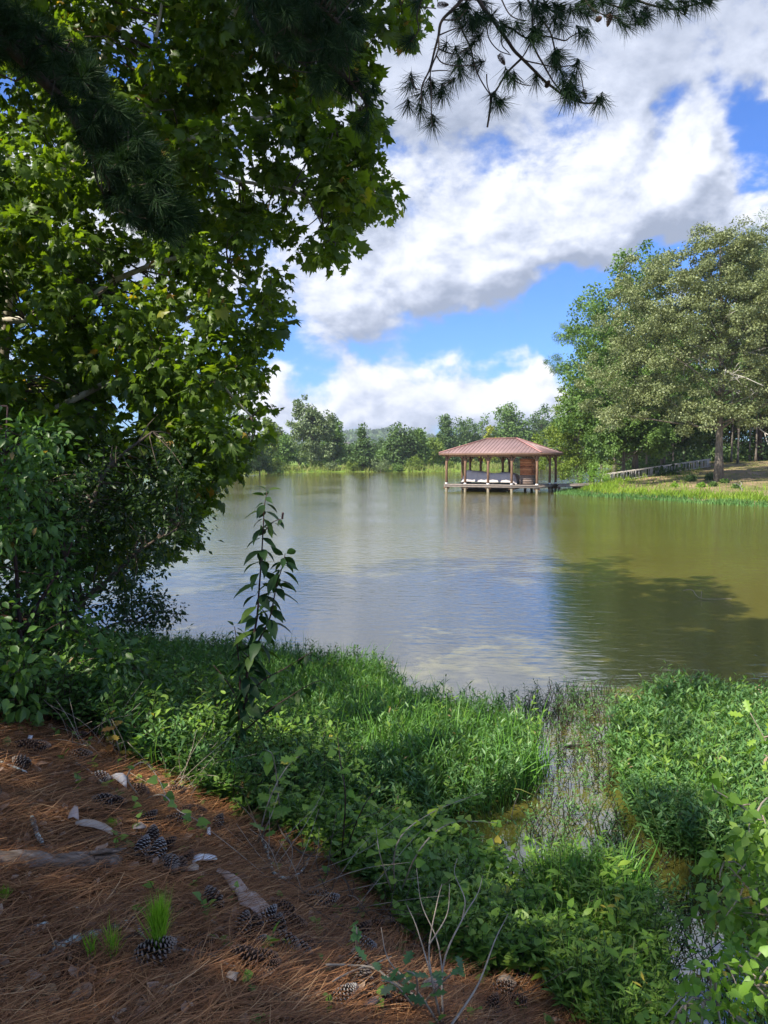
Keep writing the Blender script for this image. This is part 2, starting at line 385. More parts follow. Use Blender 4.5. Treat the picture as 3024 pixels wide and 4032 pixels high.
# ------------------------------------------------------------------ terrain
LAKE = np.array([(9, -25), (5, -8), (3.2, -2), (2.1, 1.6), (1.12, 3.7), (.50, 4.8), (-.35, 6.4), (-1.9, 9.2), (-3.6, 11.8), (-6, 13.2), (-12, 15), (-30, 21), (-50, 40), (-62, 80),
                 (-48, 118), (-34, 136), (-27, 150), (-24, 168), (-14, 180), (6, 183), (22, 190), (34, 215), (44, 262), (62, 288), (110, 300), (130, 240), (84, 215), (50, 165), (36, 125), (30, 100), (26.5, 86),
                 (20.8, 76), (17.5, 69), (15.6, 63.5), (16.6, 59.5), (19.6, 53), (22.6, 46.8), (27, 40), (33, 30), (38, 14), (42, -5), (38, -25), (22, -35)], float)
def sdist(x, y):
    """signed distance: + on land, - in the lake"""
    x = np.asarray(x, float); y = np.asarray(y, float)
    d = np.full(x.shape, 1e9); ins = np.zeros(x.shape, bool)
    n = len(LAKE)
    for i in range(n):
        ax, ay = LAKE[i]; bx, by = LAKE[(i + 1) % n]
        ex, ey = bx - ax, by - ay
        t = np.clip(((x - ax) * ex + (y - ay) * ey) / (ex * ex + ey * ey), 0, 1)
        d = np.minimum(d, np.hypot(x - ax - t * ex, y - ay - t * ey))
        c = (ay > y) != (by > y)
        with np.errstate(divide='ignore', invalid='ignore'):
            ins ^= c & (x < ex * (y - ay) / (ey if ey else 1e-9) + ax)
    return np.where(ins, -d, d)
def wob(x, y, s, k=0):
    return (np.sin(x * s + 1.3 + k) * np.cos(y * s * 1.17 + .7 * k) + .5 * np.sin(x * s * 2.3 + y * s * 1.9 + k) + .25 * np.cos(x * s * 4.1 - y * s * 3.7)) / 1.75
def height(x, y):
    x = np.asarray(x, float); y = np.asarray(y, float)
    s = sdist(x, y); r = np.hypot(x, y)
    near = np.interp(s, [-30, -3, -1, 0, .35, .9, 1.9, 3, 5, 12, 60], [-1.5, -.7, -.30, 0, .10, .30, .80, 1.16, 1.38, 1.7, 2.5]) + (wob(x, y, 2.1) * .035 + wob(x, y, 7.5, 2) * .016) * np.clip(s, 0, 1)
    q = (x - 15.7) * .914 + (y - 62) * .406
    right = np.interp(s, [-30, -3, 0, .5, 4, 9, 30, 300], [-1.5, -.8, 0, .12, 1.0, 2.7, 3.3, 3.6]); right = np.minimum(right, np.maximum(np.interp(q, [0, 12, 24, 34, 60, 200], [.12, .95, 1.80, 2.6, 3.2, 3.6]), .12)) + wob(x, y, .35) * .10 * np.clip(s / 4, 0, 1)
    far = np.interp(s, [-30, -3, 0, 1, 6, 30, 100, 1500, 4000], [-1.5, -.8, 0, .55, .75, 1.0, 1.6, 5, 5]) + wob(x, y, .12) * .12 * np.clip(s / 6, 0, 1)
    wn = np.clip((28 - r) / 8, 0, 1); wr = np.clip((x - 8) / 6, 0, 1) * np.clip((120 - y) / 25, 0, 1) * np.clip((y - 20) / 10, 0, 1)
    return wn * near + (1 - wn) * (wr * right + (1 - wr) * far)
def GT(px, py):
    """where the view line of a photo point meets the ground"""
    d = ray(px, py); o = np.array([0, 0, EYE]); t = .5
    ts = np.geomspace(1, 900, 1500); p = o + ts[:, None] * d
    h = np.maximum(height(p[:, 0], p[:, 1]), 0.0)
    k = np.argmax(p[:, 2] <= h)
    a, b = ts[max(k - 1, 0)], ts[k]
    for _ in range(20):
        m = (a + b) / 2; q = o + m * d
        if q[2] <= max(float(height(q[0], q[1])), 0.): b = m
        else: a = m
    return o + b * d
def hz(x, y): return float(height(np.array([x]), np.array([y]))[0])

def build_ground():
    r = np.concatenate([np.linspace(0, 14, 200)[1:], np.geomspace(14.1, 400, 190), np.geomspace(420, 5000, 24)])
    a = np.concatenate([np.arange(-36, 36, .3), np.arange(36, 324, 4.0)]); a = np.radians(a)
    A, Rr = np.meshgrid(a, r); X = Rr * np.sin(A); Y = Rr * np.cos(A); Z = height(X, Y)
    V = np.stack([X, Y, Z], 2).reshape(-1, 3); V = np.vstack([V, [[0, 0, hz(0, 0)]]])
    na, nr = len(a), len(r); i = np.arange(nr - 1)[:, None] * na; j = np.arange(na)[None]; jn = (j + 1) % na
    q = np.stack([i + j, i + na + j, i + na + jn, i + jn], 2).reshape(-1, 4)
    loops = q.ravel(); starts = np.arange(len(q)) * 4
    c = len(V) - 1; tri = np.stack([np.full(na, c), np.arange(na), (np.arange(na) + 1) % na], 1)
    loops = np.concatenate([loops, tri.ravel()]); starts = np.concatenate([starts, starts[-1] + 4 + np.arange(na) * 3])
    m, nt, b = nodes('ground'); N = nt.nodes; L = nt.links
    geo = N.new('ShaderNodeNewGeometry').outputs['Position']
    soil = ramp(nt, nz(nt, 9, 8, .7, geo), [(.3, (.035, .019, .011)), (.55, (.10, .055, .032)), (.75, (.20, .12, .07))])
    lawn = ramp(nt, nz(nt, .35, 6, .7, geo), [(.3, (.10, .17, .025)), (.6, (.17, .25, .035)), (.8, (.22, .24, .06))])
    bank = ramp(nt, nz(nt, .45, 7, .72, geo, (1, .5, 1)), [(.33, (.10, .13, .03)), (.47, (.19, .16, .075)), (.60, (.30, .21, .13)), (.72, (.42, .31, .21))])
    ln = N.new('ShaderNodeVectorMath'); ln.operation = 'LENGTH'; L.new(geo, ln.inputs[0])
    def mr(v, a, b_):
        q = N.new('ShaderNodeMapRange'); q.inputs['From Min'].default_value = a; q.inputs['From Max'].default_value = b_; L.new(v, q.inputs[0]); return q.outputs[0]
    sx = N.new('ShaderNodeSeparateXYZ'); L.new(geo, sx.inputs[0])
    def mix(f, a, c_):
        q = N.new('ShaderNodeMix'); q.data_type = 'RGBA'; L.new(f, q.inputs[0]); L.new(a, q.inputs[6]); L.new(c_, q.inputs[7]); return q.outputs[2]
    fm = N.new('ShaderNodeMath'); fm.operation = 'MULTIPLY'; L.new(mr(sx.outputs['X'], 8, 14), fm.inputs[0]); L.new(mr(sx.outputs['Y'], 130, 105), fm.inputs[1])
    far = mix(fm.outputs[0], lawn, bank)
    L.new(mix(mr(ln.outputs['Value'], 14, 26), soil, far), b.inputs['Base Color'])
    b.inputs['Roughness'].default_value = .95; b.inputs['Specular IOR Level'].default_value = .15
    bump(nt, b, nz(nt, 14, 8, .7, geo), .7, .03)
    tag(raw_mesh('ground', V, loops, starts, m, smooth=True), kind='structure')
build_ground()

def build_water():
    m, nt, b = nodes('pond_water'); N = nt.nodes; L = nt.links
    geo = N.new('ShaderNodeNewGeometry').outputs['Position']
    L.new(ramp(nt, nz(nt, .06, 3, .5, geo), [(.3, (.088, .082, .018)), (.7, (.115, .104, .022))]), b.inputs['Base Color'])
    b.inputs['Roughness'].default_value = .035; b.inputs['IOR'].default_value = 3.0
    b.inputs['Specular IOR Level'].default_value = .62
    r1 = nz(nt, 1.0, 2, .5, geo, (2.2, 5.0, 1)); r2 = nz(nt, 1.0, 3, .6, geo, (7, 13, 1)); r3 = nz(nt, .12, 2, .5, geo)
    a = N.new('ShaderNodeMath'); a.operation = 'MULTIPLY_ADD'; L.new(r2, a.inputs[0]); a.inputs[1].default_value = .30; L.new(r1, a.inputs[2])
    # wind patches: calmer near the bank
    w = ramp(nt, r3, [(.35, (.45,) * 3), (.62, (1,) * 3)])
    ln = N.new('ShaderNodeVectorMath'); ln.operation = 'LENGTH'; L.new(geo, ln.inputs[0])
    q = N.new('ShaderNodeMapRange'); q.inputs['From Min'].default_value = 7; q.inputs['From Max'].default_value = 20
    q.inputs['To Min'].default_value = .12; q.inputs['To Max'].default_value = 1; L.new(ln.outputs['Value'], q.inputs[0])
    st = N.new('ShaderNodeMath'); st.operation = 'MULTIPLY'; L.new(w, st.inputs[0]); L.new(q.outputs[0], st.inputs[1])
    bp = bump(nt, b, a.outputs[0], .5, .026); L.new(st.outputs[0], bp.inputs['Strength'])
    s = 500
    V = [(-s, -s, 0), (s, -s, 0), (s, s, 0), (-s, s, 0)]
    tag(raw_mesh('water', V, [0, 1, 2, 3], [0], m), kind='structure')
build_water()

# ------------------------------------------------------------------ trees
def crown_mesh(ells, n_cl, cl_r, leaves, size, template=None, shell=.35, flat=.75, upb=.9, seed=0, gap=0.0):
    """clump centres inside ellipsoids + leaves round them -> (centres, pos, R, sizes, var)"""
    rg = np.random.default_rng(seed)
    vol = np.array([e[3] * e[4] * e[5] for e in ells]) ** .75; pr = vol / vol.sum()
    k = rg.choice(len(ells), n_cl, p=pr); E = np.array([ells[i] for i in k])
    d = rg.normal(size=(n_cl, 3)); d /= np.linalg.norm(d, axis=1, keepdims=True)
    C = E[:, :3] + d * E[:, 3:] * (rg.random(n_cl) ** shell)[:, None]
    cr = cl_r * rg.uniform(.6, 1.35, n_cl)
    n = n_cl * leaves
    q = np.repeat(np.arange(n_cl), leaves)
    dd = rg.normal(size=(n, 3)); dd /= np.linalg.norm(dd, axis=1, keepdims=True)
    rr = rg.random(n) ** .45
    pos = C[q] + dd * (cr[q] * rr)[:, None] * np.array([1, 1, flat])
    nrm = unit(dd * .8 + rg.normal(size=(n, 3)) * .55 + np.array([0, 0, upb]))
    ax = unit(rg.normal(size=(n, 3)) + dd * .8 + np.array([0, 0, -.25]))
    var = np.clip(.5 + rg.normal(0, .16, n_cl)[q] + rg.normal(0, .14, n), 0, 1)
    return C, pos, frames(ax, nrm), size * rg.uniform(.65, 1.35, n), var

def limbs_mb(mb, C, base_z, top, r0, H, nl, seed, lean=(0, 0), start=.25, r_l=.35):
    rg = np.random.default_rng(seed + 99)
    t = np.linspace(0, 1, 9)
    w = np.stack([np.sin(t * 5 + seed) * .012 * H, np.cos(t * 4 + seed * 2) * .012 * H, t * 0], 1) * t[:, None]
    tr = np.stack([t * lean[0], t * lean[1], t * top], 1) + w
    r = r0 * (1 - t * .82); r[0] *= 1.35
    trunk = MB(); trunk.tube(tr, r, 9)
    idx = rg.choice(len(C), min(nl, len(C)), replace=False)
    for i in idx:
        c = C[i]; zt = np.clip(c[2] / H - rg.uniform(.10, .28), start * .8, .93) * H
        zt = min(zt, top * .97); f = zt / top
        a = np.array([np.interp(f, t, tr[:, 0]), np.interp(f, t, tr[:, 1]), zt])
        l = np.linalg.norm(c - a); m = (a + c) / 2 + np.array([0, 0, -.06 * l]) + rg.normal(0, .05, 3) * l
        pts = curve([a, m, c], 6)
        mb.tube(pts, np.linspace(r0 * (1 - f * .8) * r_l + .01, .012 * H / 15, 6), 5)
    return trunk

def make_tree(name, label, group, loc, H, ells, n_cl, cl_r, leaves, size, lm, bm, r0, top=.85, nl=30, seed=1, tmpl=None, flat=.75, lean=(0, 0), shell=.35, start=.25, upb=.9, cat='tree', crown='crown', kind_parts=True):
    """ells given in units of H"""
    ells = [tuple(v * H for v in e) for e in ells]
    root = empty(name, loc, label, cat, group)
    C, pos, R, sz, var = crown_mesh(ells, n_cl, cl_r, leaves, size, shell=shell, flat=flat, seed=seed, upb=upb)
    keep = pos[:, 2] > .02 * H
    scatter(crown, tmpl or T_small(.34), pos[keep], R[keep], sz[keep], lm, root, var[keep])
    mb = MB(); tk = limbs_mb(mb, C, 0, top * H, r0, H, nl, seed, lean, start)
    tk.build('trunk', bm, root, smooth=True)
    if nl: mb.build('limbs', bm, root, smooth=True)
    return root
def reuse(src, label, loc, scale, rz, group=None, name=None):
    c = copy_tree(src); c.location = tuple(float(v) for v in loc); c.scale = scale; c.rotation_euler = (0, 0, rz); c['label'] = label
    if group: c['group'] = group
    return c

# crown envelopes, unit height
E_round = [(0, 0, .62, .30, .30, .34), (.10, .05, .45, .28, .26, .22), (-.12, -.04, .42, .26, .26, .22)]
E_tall = [(0, 0, .72, .17, .17, .26), (.05, .02, .48, .24, .22, .26), (-.06, 0, .38, .25, .24, .24), (.02, 0, .9, .09, .09, .1)]
E_cone = [(0, 0, .22, .25, .25, .16), (0, 0, .42, .20, .20, .17), (0, 0, .62, .14, .14, .16), (0, 0, .80, .08, .08, .14), (0, 0, .92, .03, .03, .08)]
E_col = [(0, 0, .30, .16, .16, .22), (.02, 0, .58, .13, .13, .24), (0, 0, .85, .06, .06, .14), (.07, 0, .66, .05, .05, .18), (-.07, 0, .55, .05, .05, .18)]
E_bush = [(0, 0, .48, .55, .50, .46), (.30, 0, .35, .35, .35, .32), (-.28, .1, .32, .36, .36, .30)]

GF = 'trees along the far shore'
def far_loc(px, Y, base=None):
    p = P(px, 1812, Y); return (p[0], Y, hz(p[0], Y) - .1)
def Hpx(pytop, Y, z0): return P(1512, pytop, Y)[2] - z0
def ftree(px, Y, top, label, **k):
    loc = far_loc(px, Y); H = Hpx(top, Y, loc[2])
    return make_tree(k.pop('name', 'broadleaf_tree'), label, k.pop('group', GF), loc, H, **k)
farargs = dict(n_cl=110, cl_r=1.25, leaves=42, size=.62, bm=M_barkg, nl=14)
BACKROW = ['hazy tree top behind the rounded mid-green tree at the left of the far shore', 'hazy pointed top just left of the tallest far tree', 'hazy tree behind the right edge of the tallest far tree', 'hazy low tree left of and behind the cone-shaped tree',
           'hazy pointed tree behind the gap between the cone-shaped and wide trees', 'hazy tree behind the wide far tree', 'hazy small pointed tree left of the boathouse roof corner', 'hazy tree behind the dark spiky conifer', 'hazy pointed top over the left slope of the boathouse roof', 'hazy tree top behind the yellow-green conical tree',
           'hazy tree behind the tall mid-green tree over the ridge end', 'hazy tree between the tall mid-green and tall dark trees', 'hazy pointed tree behind the tall dark tree at the right hip', 'hazy tree behind the right end of the inlet woods']
def build_far_trees():
    A = dict(farargs)
    t_big = ftree(1228, 186, 1554, 'tallest grey-green tree on the far lawn, beside the dark gap left of the cone-shaped tree', ells=[(0, 0, .42, .30, .30, .24), (-.05, 0, .62, .26, .24, .22), (-.08, 0, .82, .15, .15, .16), (.14, 0, .56, .2, .2, .2), (.05, 0, .22, .27, .25, .12)], lm=M_grey, r0=.42, seed=3, **{**A, 'n_cl': 190, 'cl_r': 1.1})
    t_left = ftree(930, 132, 1560, 'broad dark tree at the left end of the far bank behind the sycamore', ells=E_round + [(0, 0, .3, .34, .34, .22)], lm=M_deep, r0=.5, seed=4, **{**A, 'n_cl': 200, 'cl_r': 1.0, 'size': .5})
    ftree(1057, 160, 1632, 'light green spire-topped tree left of the tallest far tree', ells=E_col, lm=M_lime, r0=.25, seed=5, name='cypress_tree', **{**A, 'cl_r': .8, 'n_cl': 90})
    ftree(1022, 141, 1742, 'small dark round-headed tree with visible trunk on the left lawn edge', ells=E_round, lm=M_deep, r0=.16, seed=6, **{**A, 'cl_r': .8, 'n_cl': 60, 'size': .45})
    t_mid = ftree(1118, 200, 1702, 'rounded mid-green tree just left of the tallest far tree', ells=E_round + [(0, 0, .28, .36, .34, .2)], lm=M_green, r0=.3, seed=7, **A)
    ftree(1085, 206, 1680, 'olive tree top rising behind the rounded mid-green tree', ells=E_tall, lm=M_grey, r0=.3, seed=8, **A)
    ftree(1315, 196, 1650, 'leaning pale green tree touching the right side of the tallest far tree', ells=E_tall, lm=M_green, r0=.3, seed=9, **A)
    t_con = ftree(1428, 184, 1674, 'dark cone-shaped tree standing alone in the middle of the far shore', ells=E_cone + [(.14, 0, .2, .2, .2, .14), (.1, 0, .36, .16, .16, .14)], lm=M_deep, r0=.3, seed=10, name='conifer_tree', **{**A, 'n_cl': 140, 'cl_r': .9})
    ftree(1370, 215, 1752, 'low dark tree left of the cone-shaped far tree', ells=E_round, lm=M_deep, r0=.2, seed=11, **A)
    t_r = ftree(1578, 190, 1664, 'wide green tree right of the cone-shaped far tree', ells=E_cone + E_round, lm=M_deep, r0=.32, seed=12, **{**A, 'n_cl': 170})
    ftree(1648, 192, 1690, 'green tree leaning against the wide one, left of the boathouse roof', ells=E_tall, lm=M_green, r0=.28, seed=13, **A)
    ftree(1512, 205, 1768, 'small bright green tree between the cone-shaped and the wide far trees', ells=E_round, lm=M_green, r0=.2, seed=14, **{**A, 'n_cl': 60})
    ftree(1707, 205, 1718, 'low light green tree at the left of the dark spiky conifer', ells=E_round, lm=M_lime, r0=.2, seed=15, **{**A, 'n_cl': 70})
    ftree(1752, 222, 1624, 'dark spiky conifer above the left roof corner of the boathouse', ells=E_cone, lm=M_deep, r0=.35, seed=16, name='conifer_tree', **{**A, 'n_cl': 170, 'cl_r': 1.2})
    ftree(1826, 245, 1636, 'broad dark green tree above the left half of the boathouse roof', ells=E_round + [(0, 0, .3, .36, .36, .25)], lm=M_deep, r0=.4, seed=17, **{**A, 'n_cl': 190, 'cl_r': 1.6})
    ftree(1898, 258, 1630, 'thin sparse tree with see-through crown above the boathouse ridge', ells=E_tall, lm=M_green, r0=.3, seed=18, **{**A, 'n_cl': 45, 'cl_r': 1.3})
    ftree(1929, 232, 1668, 'small yellow-green conical tree peeping over the boathouse ridge', ells=E_cone, lm=M_yellow, r0=.2, seed=19, name='conifer_tree', **{**A, 'n_cl': 80, 'cl_r': .8})
    ftree(2004, 262, 1588, 'tall mid-green tree above the right end of the boathouse ridge', ells=E_round + E_tall, lm=M_green, r0=.5, seed=20, **{**A, 'n_cl': 230, 'cl_r': 1.8, 'size': .75})
    ftree(2132, 268, 1590, 'tall dark tree above the right hip of the boathouse roof', ells=E_round + [(0, 0, .3, .36, .36, .25)], lm=M_deep, r0=.5, seed=21, **{**A, 'n_cl': 230, 'cl_r': 1.8, 'size': .75})
    ftree(2230, 255, 1640, 'dark tree over the inlet between boathouse and right bank', ells=E_round + [(0, 0, .25, .38, .36, .22)], lm=M_deep, r0=.5, seed=22, **{**A, 'n_cl': 200, 'cl_r': 1.7, 'size': .75})
    # filler woods behind, each a tree of its own
    k = 0
    spots = [(860, 170, 1.0, t_left, 'dark tree at the far left end of the shore, mostly behind the sycamore'),
             (1180, 235, .75, t_mid, 'low green tree behind the trunk of the tallest far tree'),
             (1265, 240, .75, t_r, 'dark low tree behind the right side of the tallest far tree'),
             (1340, 238, .72, t_mid, 'green tree filling the gap right of the tallest far tree'),
             (1475, 232, .70, t_r, 'low dark tree just behind the right flank of the cone-shaped tree'),
             (1540, 236, .8, t_mid, 'green tree behind the left half of the wide far tree'),
             (1690, 246, .8, t_r, 'dark tree behind the low light green tree left of the boathouse'),
             (1790, 292, 1.05, t_r, 'dark tree behind the left eave of the boathouse'),
             (1870, 300, 1.05, t_mid, 'green tree seen under the boathouse eave between the second and third posts'),
             (1960, 300, 1.1, t_r, 'dark tree behind the middle of the boathouse roof'),
             (2060, 302, 1.15, t_con, 'dark pointed tree between the two tall trees right of the ridge'),
             (2190, 296, 1.2, t_r, 'dark tree behind the right eave of the boathouse'),
             (2290, 285, 1.3, t_mid, 'tree at the right end of the far inlet shore')]
    for px, Y, s, src, lab in spots:
        reuse(src, lab, far_loc(px, Y), (s, s, s), k * 1.3 + .6, GF); k += 1
    for i, (px, Y, s, src) in enumerate([(1110, 228, .9, t_r), (1225, 262, .95, t_con), (1300, 255, .85, t_r), (1400, 258, .75, t_mid), (1500, 262, .8, t_con), (1600, 265, .9, t_mid), (1665, 232, .7, t_con), (1730, 270, .85, t_mid), (1835, 320, 1.1, t_con), (1925, 330, 1.1, t_mid), (2030, 335, 1.2, t_r), (2110, 330, 1.2, t_mid), (2165, 320, 1.1, t_con), (2250, 330, 1.2, t_r)]):
        reuse(src, BACKROW[i], far_loc(px, Y), (s * 1.1, s * 1.1, s * random.uniform(.85, 1.15)), i * 2.1, 'back row of the far trees')
    # shore shrubs
    GS = 'shrubs at the far waterline'
    sh = [(1498, 181.5, 1796, M_grey, 'round grey-green shrub standing in the far waterline, right of the cone-shaped tree'),
          (1638, 186, 1790, M_lime, 'bright round shrub on the far waterline left of the boathouse'),
          (1390, 182, 1806, M_lime, 'small light green shrub in front of the cone-shaped tree'),
          (1252, 184, 1792, M_lime, 'light green shrub right of the trunk of the tallest far tree'),
          (1090, 165, 1795, M_lime, 'small bright yellow-green bush on the left end of the far lawn'),
          (1082, 160, 1822, M_green, 'tiny upright bush on the lawn below the bright bush'),
          (1302, 182, 1815, M_grey, 'low tan-green willow bush at the waterline under the leaning pale tree'),
          (1195, 181, 1828, M_deep, 'low dark shrub at the far waterline below the tallest tree'),
          (1560, 183, 1822, M_green, 'low shrub hugging the far bank below the wide green tree'),
          (1770, 196, 1812, M_lime, 'light shrub seen behind the left posts of the boathouse'),
          (1860, 205, 1806, M_reed, 'pale plume-like bush seen between the boathouse posts')]
    for i, (px, Y, top, lm, lab) in enumerate(sh):
        loc = far_loc(px, Y); H = Hpx(top, Y, loc[2])
        make_tree('shrub', lab, GS, loc, H, E_bush, 26, .16 * H + .25, 40, .34, lm, M_barkg, .06, top=.6, nl=6, seed=40 + i, cat='shrub', crown='foliage')
build_far_trees()

def build_right_bank():
    GR = 'trees of the wood on the right bank'
    def loc(px, Y): p = P(px, 1812, Y); return np.array([p[0], Y, hz(p[0], Y) - .05])
    # the big oak
    l = loc(2832, 64); H = Hpx(842, 64, l[2])
    oak = make_tree('oak_tree', 'huge pale olive oak with bare lower trunk at the right end of the railing', GR, l, H,
        [(-.08, 0, .80, .20, .20, .15), (-.24, 0, .60, .24, .26, .18), (-.10, -.05, .50, .30, .28, .18), (.14, 0, .60, .30, .28, .22), (.02, 0, .90, .16, .15, .08), (-.38, -.02, .38, .17, .20, .14),
         (-.20, -.06, .30, .20, .16, .10), (.05, -.1, .26, .16, .12, .06), (.30, 0, .42, .2, .25, .2), (.16, .05, .80, .22, .2, .13), (.08, -.14, .36, .18, .12, .09), (-.14, -.16, .24, .14, .10, .06), (-.02, -.05, .72, .24, .2, .2), (.30, .1, .66, .2, .2, .18), (-.46, 0, .24, .10, .14, .07), (-.30, .0, .75, .12, .14, .1)],
        1000, .68, 150, .165, M_oakleaf, M_barkg, .34, top=.88, nl=42, seed=31, flat=.6, tmpl=T_small(.36), upb=.8, lean=(-.3, 0))
    # pale dead boughs low on the oak
    mb = MB(); rg = np.random.default_rng(8)
    for k in range(15):
        a0 = rg.uniform(0, 6.28); z0 = rg.uniform(.22, .55) * H; L0 = rg.uniform(.12, .3) * H
        d = np.array([math.cos(a0), -abs(math.sin(a0)) * .8, rg.uniform(-.1, .35)])
        pts = [np.array([0, 0, z0])]
        for s_ in range(7): d = d + rg.normal(0, .28, 3) + np.array([0, 0, -.06]); pts.append(pts[-1] + unit(d) * L0 / 6)
        mb.tube(curve(pts, 16), np.linspace(.085, .02, 16), 5)
        for q in range(3):
            b = pts[3 + q]; e = b + rg.normal(0, .8, 3) + np.array([0, -.6, -.4]); mb.tube(curve([b, (b + e) / 2 + rg.normal(0, .2, 3), e], 6), np.linspace(.04, .012, 6), 4)
    o = mb.build('dead_bough', M_limb, oak, smooth=True); o['label'] = 'pale bare boughs low in the crown'
    def rt(px, Y, top, lab, ells, lm, n_cl, cl_r, leaves, size, r0=.3, **k):
        l = loc(px, Y); H = Hpx(top, Y, l[2])
        return make_tree(k.pop('name', 'broadleaf_tree'), lab, GR, l, H, ells, n_cl, cl_r, leaves, size, lm, k.pop('bm', M_barkg), r0, **k)
    g1 = rt(2500, 77, 930, 'tall mid-green tree behind the left side of the olive oak', [(-.12, 0, .62, .2, .2, .2), (0, 0, .78, .17, .17, .18), (-.08, 0, .42, .24, .22, .2), (.12, 0, .55, .2, .2, .2), (-.2, 0, .30, .16, .18, .14)], M_green, 330, 1.0, 80, .30, seed=51, nl=40)
    pine = rt(2330, 84, 1175, 'dark pine with tufted tiers at the left edge of the right-hand wood', [(0, 0, .80, .10, .10, .14), (-.10, 0, .82, .12, .1, .05), (-.10, 0, .62, .17, .14, .06), (.06, 0, .55, .16, .14, .16), (-.06, 0, .42, .20, .18, .12), (0, 0, .94, .06, .06, .06), (-.2, 0, .69, .07, .07, .025)], M_pinefar, 170, .62, 130, .34, seed=52, nl=50, tmpl=([(-.05, 0, 0), (.05, 0, 0), (.0, 1, 0)], [(0, 1, 2)]), name='pine_tree', bm=M_barkp, upb=.2)
    # broad needles read at this distance
    lime = rt(2290, 80, 1480, 'feathery yellow-green tree overhanging the water at the end of the right bank', [(-.05, 0, .72, .20, .2, .25), (.05, 0, .5, .32, .28, .25), (-.2, -.05, .42, .22, .22, .2), (-.1, 0, .25, .26, .25, .15)], M_lime, 170, .62, 80, .22, seed=53, nl=26, lean=(-1.2, -.5), name='willow_tree')
    low = rt(2456, 75, 1560, 'low green tree with dark trunk behind the lower end of the railing', [(-.1, 0, .7, .30, .3, .25), (.15, 0, .6, .34, .3, .25), (-.3, -.1, .42, .26, .26, .2), (.4, 0, .5, .25, .25, .2), (.1, 0, .86, .2, .2, .14)], M_green, 230, .6, 85, .24, seed=54, nl=30, r0=.22)
    low2 = rt(2610, 82, 1500, 'shaded tree behind the middle of the railing', [(0, 0, .7, .34, .3, .28), (.25, 0, .5, .3, .3, .2), (-.25, 0, .5, .3, .3, .22)], M_deep, 230, .9, 75, .30, seed=55, nl=26)
    p2 = rt(2990, 90, 826, 'tall dark pine top showing beyond the right shoulder of the oak', [(0, 0, .86, .13, .13, .12), (-.06, 0, .74, .15, .15, .10), (.06, 0, .6, .17, .17, .12), (0, 0, .4, .15, .15, .15)], M_pinefar, 230, .8, 130, .40, seed=56, nl=40, tmpl=([(-.06, 0, 0), (.06, 0, 0), (.0, 1, 0)], [(0, 1, 2)]), name='pine_tree', bm=M_barkp, upb=.2)
    # woods behind
    spots = [(2420, 96, .92, g1, 1.9, 'green tree behind the dark pine of the right wood'),
             (2560, 104, .95, low2, 2.6, 'shaded tree in the second row left of the oak trunk'),
             (2690, 98, 1.15, low2, .7, 'dark tree directly behind the upper end of the railing'),
             (2790, 108, 1.25, low2, 1.5, 'dark tree behind the oak trunk'),
             (2880, 96, 1.2, low2, 3.1, 'dark tree just right of the oak trunk'),
             (2980, 102, 1.3, g1, 4.0, 'green tree in the deep shade at the right edge above the slope'),
             (3080, 93, 1.3, low2, 5.0, 'shaded tree at the picture edge above the brown slope'),
             (2750, 122, 1.2, g1, .3, 'tall tree in the rear row behind the oak crown'),
             (2620, 126, 1.05, g1, 5.3, 'rear-row tree behind the left flank of the oak'),
             (3180, 110, 1.2, g1, 2.2, 'tree of the wood cut by the right picture edge'),
             (2370, 112, .8, g1, 3.3, 'tree over the inlet behind the feathery yellow-green one')]
    for px, Y, s, src, rz, lab in spots:
        reuse(src, lab, loc(px, Y), (s, s, s), rz, GR)
    # thin understory trunks that show in the dark below the crowns
    for i, (px, Y) in enumerate([(2545, 88), (2650, 90), (2690, 92), (2880, 88), (2905, 86), (2950, 90), (2975, 87), (3010, 92)]):
        l = loc(px, Y)
        make_tree('young_tree', ['thin trunk in the shade above the lower railing', 'straight thin trunk above the railing middle', 'slim trunk just left of the railing top end', 'slim pole-like trunk first right of the oak trunk', 'slim trunk second right of the oak trunk', 'slim trunk third right of the oak trunk', 'slim trunk fourth right of the oak trunk', 'slim trunk by the right picture edge'][i],
                  'young trees in the shade of the right wood', l, 9, [(0, 0, .75, .2, .2, .2)], 30, .8, 40, .3, M_deep, M_barkg, .13, nl=6, seed=70 + i)
    # bank shrubs
    GB = 'shrubs on the right bank'
    sh = [(2352, 69, 1815, 1.2, M_vineb, 'bright yellow-green bush at the shore end of the boardwalk'), (2320, 71.5, 1790, 1.3, M_green, 'dark green bush overhanging the water beside the boardwalk end'),
          (2395, 73, 1800, 1.2, M_lime, 'light bush behind the first railing posts'), (2725, 66, 1868, 1.2, M_deep, 'dark weedy shrub on the slope left of the oak trunk'), (2800, 66.5, 1862, 1., M_deep, 'small dark shrub against the left foot of the oak'),
          (2812, 61, 1918, 1., M_green, 'leafy green shrub on the bank below the oak'), (2762, 60.5, 1905, 1., M_vineb, 'bright shrub on the bank below the dark weedy one'), (2858, 63, 1890, .8, M_green, 'small weed clump right of the oak foot'),
          (2660, 62, 1920, 1., M_vineb, 'low bright clump in the bank grass below the railing middle'), (2905, 57, 1925, 1., M_green, 'weed clump at the edge of the bare slope')]
    for i, (px, Y, top, wd, lm, lab) in enumerate(sh):
        l = loc(px, Y); l[2] = max(l[2], 0); H = max(Hpx(top, Y, l[2]), .35)
        make_tree('shrub', lab, GB, l, H, E_bush, 24, .13 * H + .12, 45, .13, lm, M_barkg, .03, top=.6, nl=6, seed=90 + i, cat='shrub', crown='foliage')
    # bare driftwood twig on the slope
    mb = MB(); a = P(2925, 1938, 54); mb.tube(curve([a, a + [-.15, 0, .35], a + [-.35, 0, .55], a + [-.62, 0, .6]], 8), np.linspace(.035, .012, 8), 5)
